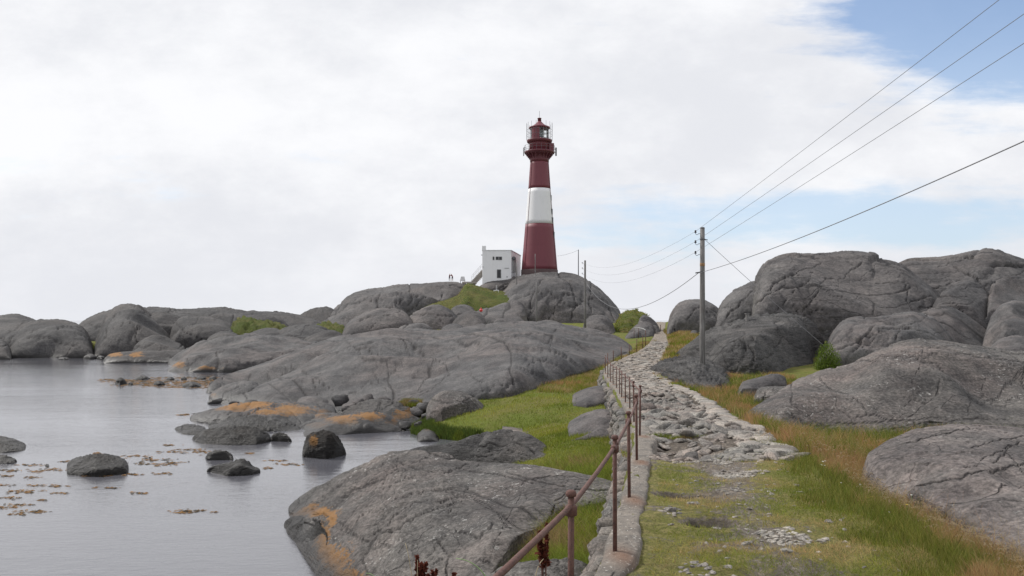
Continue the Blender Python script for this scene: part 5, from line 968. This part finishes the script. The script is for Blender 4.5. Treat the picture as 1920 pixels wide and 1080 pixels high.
# verge between the path and the near slab
P = sample_world(60000, 4.2, 17, lambda y: (XRf(y) - .35, XRf(y) + 1.5)); t_ = (P[:, 0] - XRf(P[:, 1]) + .35) / 1.85
hh = np.clip(.03 + t_ * .34, .03, .32) * np.where(rng.random(len(P)) < .12, 1.5, 1) * np.interp(P[:, 1], [4, 9, 12, 17], [1.15, 1.0, 1.15, 1.2]); q = t_ + fbm(P * [1.2, 1.2, 0], 3) * .35 + np.interp(P[:, 1], [4, 8, 11, 14], [.1, -.05, .12, .4]) * 1.0
cl = np.where((q > .50)[:, None], np.where((rng.random(len(P)) < .55)[:, None], GOLD, DRY), np.where((q > .18)[:, None], np.where((rng.random(len(P)) < .6)[:, None], LIME * .55 + DRY * .25, GREEN * .8), np.where((rng.random(len(P)) < .35)[:, None], LIME * .5 + DRY * .3, GREEN * .85)))
blades('verge_grass', P, hh, .0035 + .0003 * P[:, 1], cl, lean=.6, nseg=3)
# golden grass in the hollows on the right
P = sample_world(52000, 11.5, 38, lambda y: (XRf(y) + .25, XRf(y) + np.interp(y, [11, 17, 26, 38], [5.5, 7.0, 7.0, 6.0])), p=1.5); q = fbm(P * [.5, .5, 0] + 5, 3)
cl = np.where((q > .12)[:, None], GOLD, np.where((q > -.12)[:, None], np.where((rng.random(len(P)) < .5)[:, None], DRY, LIME * .75), GREEN * .9)); blades('golden_grass', P, np.interp(P[:, 1], [11, 16, 20, 38], [.42, .38, .30, .30]), .004 + .0005 * P[:, 1], cl, lean=.6, nseg=2)
# strips beside the far path
P = sample_world(9000, 44, 100, lambda y: (XRf(y) + .0, XRf(y) + 2.6), p=1.3); blades('roadside_grass', P, .28, .05, palette(P, [(DRY, -.1), (GOLD * .9, .1), (LIME * .8, 9)], .4), lean=.5, nseg=1)
P = sample_world(4000, 49, 66, lambda y: (L(FX, y) - 1.0, L(FX, y) + .5), p=1.3); blades('roadside_grass', P, .22, .04, palette(P, [(DRY, 0), (LIME * .8, 9)], .5), lean=.5, nseg=1)
P = sample_world(2600, 30, 41, lambda y: (XRf(y) - .2, XRf(y) + .5), p=1.3); blades('roadside_grass', P, .13, .03, palette(P, [(LIME * .85, .1), (DRY, 9)], .8), lean=.5, nseg=1)
# tufts in the hollow and among the rubble
for cx, cy, rx_, ry_, n_ in ((2.75, 13.6, .5, .16, 900), (2.05, 11.0, .3, .25, 500), (3.6, 11.0, .7, .25, 900), (3.35, 15.2, .15, .12, 200), (2.9, 18.5, .2, .2, 200), (4.0, 13.3, .12, .12, 150), (1.75, 11.8, .12, .5, 300)):
    P = np.stack([cx + rng.normal(size=n_) * rx_ * .5, cy + rng.normal(size=n_) * ry_ * .5, np.zeros(n_)], -1); P[:, 2] = path_z(P[:, 0], P[:, 1]) - .01
    blades('grass_tuft', P, .075, .008, palette(P, [(GREEN, -.1), (LIME * .9, .2), (DRY, 9)], 1.5), lean=.8, nseg=2)
# seed heads over the near verge
def seedheads(name, P, h):
    n = len(P); Vs, Fs, off = [], [], 0; bmx = []
    for i in range(n):
        x, y, z = P[i]; hh_ = h * rng.uniform(.7, 1.25); a_ = rng.uniform(0, 6.28); l_ = hh_ * rng.uniform(.1, .5); dx, dy = math.cos(a_) * l_, math.sin(a_) * l_
        pts = np.array([(x + dx * t * t, y + dy * t * t, z + hh_ * t * (1 - .1 * t)) for t in (0, .4, .8)]); w0 = .0012
        tip = pts[-1]; q = np.array([dx, dy, 0]); q = q / (np.linalg.norm(q) + 1e-6)
        for a2, b2 in zip(pts[:-1], pts[1:]):
            Vs += [a2 + (w0, 0, 0), a2 - (w0, 0, 0), b2 - (w0, 0, 0), b2 + (w0, 0, 0)]; Fs.append([off, off + 1, off + 2, off + 3]); off += 4; bmx += [0] * 4
        for k in range(5):   # drooping head
            t = k / 5; c = tip + q * (.07 * t) + np.array([0, 0, .045 * t - .06 * t * t]); s = .0075 * (1 - abs(t - .4)); 
            Vs += [c + (s, 0, 0), c + (0, s, s), c - (s, 0, -.012), c - (0, s, s - .016)]; Fs.append([off, off + 1, off + 2, off + 3]); off += 4; bmx += [1] * 4
    c = np.where(np.array(bmx)[:, None] == 1, np.array((.62, .48, .32)), np.array((.32, .24, .12))); me = np_mesh(name, np.array(Vs), Fs, None, c); tag(link(name, me, M['blade'], smooth=False), kind='stuff')
P = sample_world(1500, 4.2, 9.5, lambda y: (XRf(y) + .45, XRf(y) + 1.7)); seedheads('grass_seed_heads', P, .30)
P = sample_world(350, 10, 15, lambda y: (XRf(y) + .3, XRf(y) + 3.0)); seedheads('grass_seed_heads', P, .36)
# grass on the far turf patches
for key, G in SURF:
    V = G.reshape(-1, 3); V = V[(V[:, 2] > 3)]; i = rng.integers(0, len(V), 9000); P = V[i] + rng.normal(size=(9000, 3)) * .15; P[:, 2] = V[i][:, 2] - .05
    blades(key + '_grass', P, .16, .09, palette(P, [(GREEN, -.2), (LIME * .9, .1), (LIME * .8 + DRY * .3, .3), (DRY, 9)], .15), lean=.5, nseg=1)
# ------------------------------------------------------------------ seaweed on the water
def weed(name, patches, dens):
    Vs, Fs, cs, off = [], [], [], 0
    for (px, py, w_, h_) in patches:
        n = int(dens * w_ * h_ / 60) + 6
        for _ in range(n):
            qx, qy = px + rng.normal() * w_ * .3, py + rng.normal() * h_ * .28; d = 6718 / (qy - HZ); c = at(qx, qy, d); c.z = 0; s = rng.uniform(1.0, 3.0) * d / F; an = rng.uniform(-.5, .5)
            ex, ey = math.cos(an) * s * 2.2, math.sin(an) * s * 2.2; zt = .012 + rng.random() * .02; r1, r2 = rng.uniform(.4, 1, 2)
            Vs += [(c.x - ex, c.y - ey, .004), (c.x - ey * .2 * r1, c.y + ex * .5 * r1, zt), (c.x + ex, c.y + ey, .006), (c.x + ey * .2 * r2, c.y - ex * .5 * r2, zt * .6)]; Fs.append([off, off + 1, off + 2, off + 3]); off += 4
            b_ = np.array((.24, .13, .045)) if rng.random() < .65 else np.array((.07, .05, .025)); cs += [b_ * rng.uniform(.6, 1.4)] * 4
    me = np_mesh(name, np.array(Vs), Fs, None, np.array(cs)); tag(link(name, me, M['blade'], smooth=False), kind='stuff')
weed('seaweed', [(20, 882, 50, 5), (60, 872, 40, 4), (95, 880, 46, 5), (10, 892, 26, 5), (55, 896, 30, 4), (5, 910, 24, 5), (75, 911, 50, 4), (38, 922, 80, 7), (110, 925, 26, 4), (70, 884, 30, 3), (20, 934, 40, 4), (45, 947, 60, 5), (10, 952, 40, 4), (115, 912, 40, 3), (80, 938, 18, 2),
    (70, 960, 60, 6), (30, 965, 30, 3), (250, 856, 50, 5), (285, 862, 60, 6), (330, 848, 60, 4), (355, 843, 50, 4), (380, 847, 30, 6), (300, 872, 50, 5), (265, 870, 40, 4), (330, 868, 40, 3), (305, 888, 44, 3), (205, 915, 36, 3), (262, 925, 26, 4), (362, 959, 70, 6), (345, 962, 40, 3), (470, 850, 20, 2), (520, 864, 40, 3), (545, 871, 50, 4), (500, 878, 20, 3), (250, 890, 44, 3), (180, 893, 60, 3), (120, 866, 20, 3), (320, 835, 40, 2), (210, 870, 30, 4)], 5.0)
weed('seaweed', [(230, 714, 60, 5), (270, 718, 70, 6), (320, 716, 80, 7), (370, 716, 70, 7), (400, 708, 40, 5), (300, 709, 60, 4), (350, 709, 60, 4), (200, 712, 30, 3), (390, 727, 50, 3), (330, 726, 60, 3), (380, 782, 30, 4), (345, 778, 30, 3), (290, 722, 120, 7), (370, 720, 110, 9), (260, 714, 100, 6), (390, 714, 60, 6)], 11.0)
# ------------------------------------------------------------------ juniper bush, dock plants and flowers
def leaf_cluster(n, c, rad_, size, col):
    d_ = rng.normal(size=(n, 3)); d_ /= np.linalg.norm(d_, axis=1)[:, None]; r_ = rng.random(n) ** .4; lump = 1 + .35 * fbm(d_ * 1.8 + c[0], 3)
    p = d_ * (r_ * lump)[:, None] * rad_; p[:, 2] = np.abs(p[:, 2]); p = p + c; u = rng.normal(size=(n, 3)); u /= np.linalg.norm(u, axis=1)[:, None]; v = np.cross(u, rng.normal(size=(n, 3))); v /= np.linalg.norm(v, axis=1)[:, None]
    s = size * rng.uniform(.5, 1.3, n)[:, None]; V = np.stack([p - u * s, p + v * s * .35, p + u * s, p - v * s * .35], 1); Fq = np.arange(n * 4).reshape(n, 4)
    return V.reshape(-1, 3), Fq, np.repeat(col * rng.uniform(.5, 1.5, (n, 1)), 4, 0)
bp = at(1551, 694, 31); bush = empty('juniper_bush', bp, 'small round bright green juniper bush against the pinkish rock', 'bush')
V, Fq, cc = leaf_cluster(5200, np.array((0, 0, .0)), np.array((.50, .4, 1.0)), .035, np.array((.11, .16, .022))); link('foliage', np_mesh('foliage', V, Fq, None, cc), M['blade'], bush, smooth=False)
bm = bmesh.new()
for k in range(6): a_ = k * 1.05; add_tube(bm, [(0, 0, -.2), (math.cos(a_) * .15, math.sin(a_) * .15, .3), (math.cos(a_) * .3, math.sin(a_) * .28, .55)], [.03, .02, .008], 5)
bm_obj('stem', bm, M['planks'], bush)
def dock(px, yb, d, h, label, n=3):
    b_ = at(px, yb, d); o = empty('dock_plant', b_, label, 'plant', 'red dock plants below the handrail')
    Vs, Fs, Cs, off = [], [], [], 0; bm = bmesh.new()
    for k in range(n):
        dx, dy = rng.uniform(-.09, .09), rng.uniform(-.04, .04); hh_ = h * rng.uniform(.7, 1.05); add_tube(bm, [(dx * .2, dy * .2, -.1), (dx * .6, dy * .6, hh_ * .5), (dx * 1.2, dy * 1.2, hh_)], [.005, .004, .002], 5)
        m_ = 260; t = rng.uniform(.42, 1, m_); th = rng.uniform(0, 6.28, m_); rr2 = .028 * (1.25 - t) * rng.uniform(.3, 1.2, m_); clump = .6 + .4 * np.sin(t * 60)
        p = np.stack([dx * 1.2 * t + np.cos(th) * rr2 * clump, dy * 1.2 * t + np.sin(th) * rr2 * clump, hh_ * t], -1); s = .0065; u = rng.normal(size=(m_, 3)) * s; v = rng.normal(size=(m_, 3)) * s
        Vs.append(np.stack([p - u, p + v, p + u, p - v], 1).reshape(-1, 3)); Fs.append(np.arange(m_ * 4).reshape(m_, 4) + off); off += m_ * 4; Cs.append(np.repeat(np.array((.11, .03, .018)) * rng.uniform(.5, 1.5, (m_, 1)), 4, 0))
    bm_obj('stem', bm, M['rust'], o); link('seed_spike', np_mesh('seed_spike', np.concatenate(Vs), np.concatenate(Fs), None, np.concatenate(Cs)), M['blade'], o, smooth=False)
dock(1022, 1110, 5.0, .42, 'tall red dock plant right of the handrail near the bottom edge', 4)
dock(785, 1150, 4.6, .33, 'red dock plant at the bottom edge in front of the huge rock', 4)
dock(832, 1160, 4.4, .26, 'smaller red dock plant just right of the other at the bottom edge', 3)
def stalk(px0, py0, px1, py1, d, label, r=.003, mid=None, col='straw'):
    a_, b_ = at(px0, py0, d), at(px1, py1, d); m_ = at(*mid, d) if mid else a_.lerp(b_, .5); pts = []
    for k in range(9): t = k / 8; pts.append((a_ * (1 - t) ** 2 + m_ * 2 * t * (1 - t) + b_ * t * t) - a_)
    bm = bmesh.new(); add_tube(bm, pts, [r * (1.1 - .6 * k / 8) for k in range(9)], 6); tag(bm_obj('grass_stalk', bm, M[col], None, a_, True), label, 'grass stalk', 'tall stalks at the bottom edge')
M['straw'] = simple('straw', (.38, .31, .20), .8); M['green_stem'] = simple('green_stem', (.22, .30, .14), .7)
stalk(775, 1120, 760, 1018, 4.5, 'straw coloured stalk at the bottom edge left of the red plants', mid=(772, 1060)); stalk(782, 1120, 783, 1050, 4.5, 'short straw stalk among the red plants')
stalk(920, 1100, 855, 1047, 4.3, 'pale green stem arching left from the handrail', .0042, (900, 1050), 'green_stem'); stalk(1002, 1100, 1019, 1048, 4.6, 'white curved stalk in front of the handrail post', .0035, (1004, 1062)); stalk(715, 1110, 686, 1075, 4.4, 'pale green stem tip at the bottom edge', .004, (705, 1072), 'green_stem')
M['petal_yellow'] = simple('yellow_petals', (.75, .52, .02), .6); M['petal_white'] = simple('white_petals', (.75, .75, .70), .6)
def flower(px, py, d, mat, r, label, grp, n=1):
    p = at(px, py, d); gz = float(ground_z(np.array(p.x), np.array(p.y))); h = max(.06, p.z - gz); o = empty('flower', (p.x, p.y, gz), label, 'flower', grp)
    bm = bmesh.new(); add_tube(bm, [(0, 0, 0), (.01, 0, h * .6), (0, 0, h)], .0022, 5); bm_obj('stem', bm, M['green_stem'], o)
    bm = bmesh.new()
    for j in range(n):
        cx, cy, cz = (0, 0, 0) if n == 1 else (rng.uniform(-.025, .025), rng.uniform(-.02, .02), rng.uniform(-.008, .008))
        for k in range(5): a_ = k * 1.2566; bmesh.ops.create_uvsphere(bm, u_segments=6, v_segments=4, radius=r * .42, matrix=Matrix.Translation((cx + math.cos(a_) * r * .55, cy + math.sin(a_) * r * .55, cz)) @ Matrix.Diagonal((1, 1, .45, 1)))
    bm_obj('petals', bm, M[mat], o, (0, 0, h), True)
for k, (px, py, d) in enumerate(((1628, 933, 8.2), (1634, 931, 8.25), (1488, 854, 11), (1700, 946, 7.6))): flower(px, py, d, 'petal_yellow', .016, ['left of the two yellow flowers in the green verge', 'right of the two yellow flowers in the green verge', 'yellow flower at the near end of the kerb', 'dull yellow flower below the near slab'][k], 'flowers in the verge')
for k, (px, py, d) in enumerate(((1545, 865, 10), (1544, 872, 9.8), (1577, 905, 8.9), (1613, 908, 8.8), (1667, 962, 7.4), (1709, 928, 8))): flower(px, py, d, 'petal_white', .012, ['upper white flower cluster in the verge grass', 'lower white flower cluster in the verge grass', 'small white flower left of the yellow pair', 'small white flower above the yellow pair', 'white flower nearest the bottom edge of the verge', 'white flower at the foot of the near slab'][k], 'flowers in the verge', 4 if k < 2 else 1)
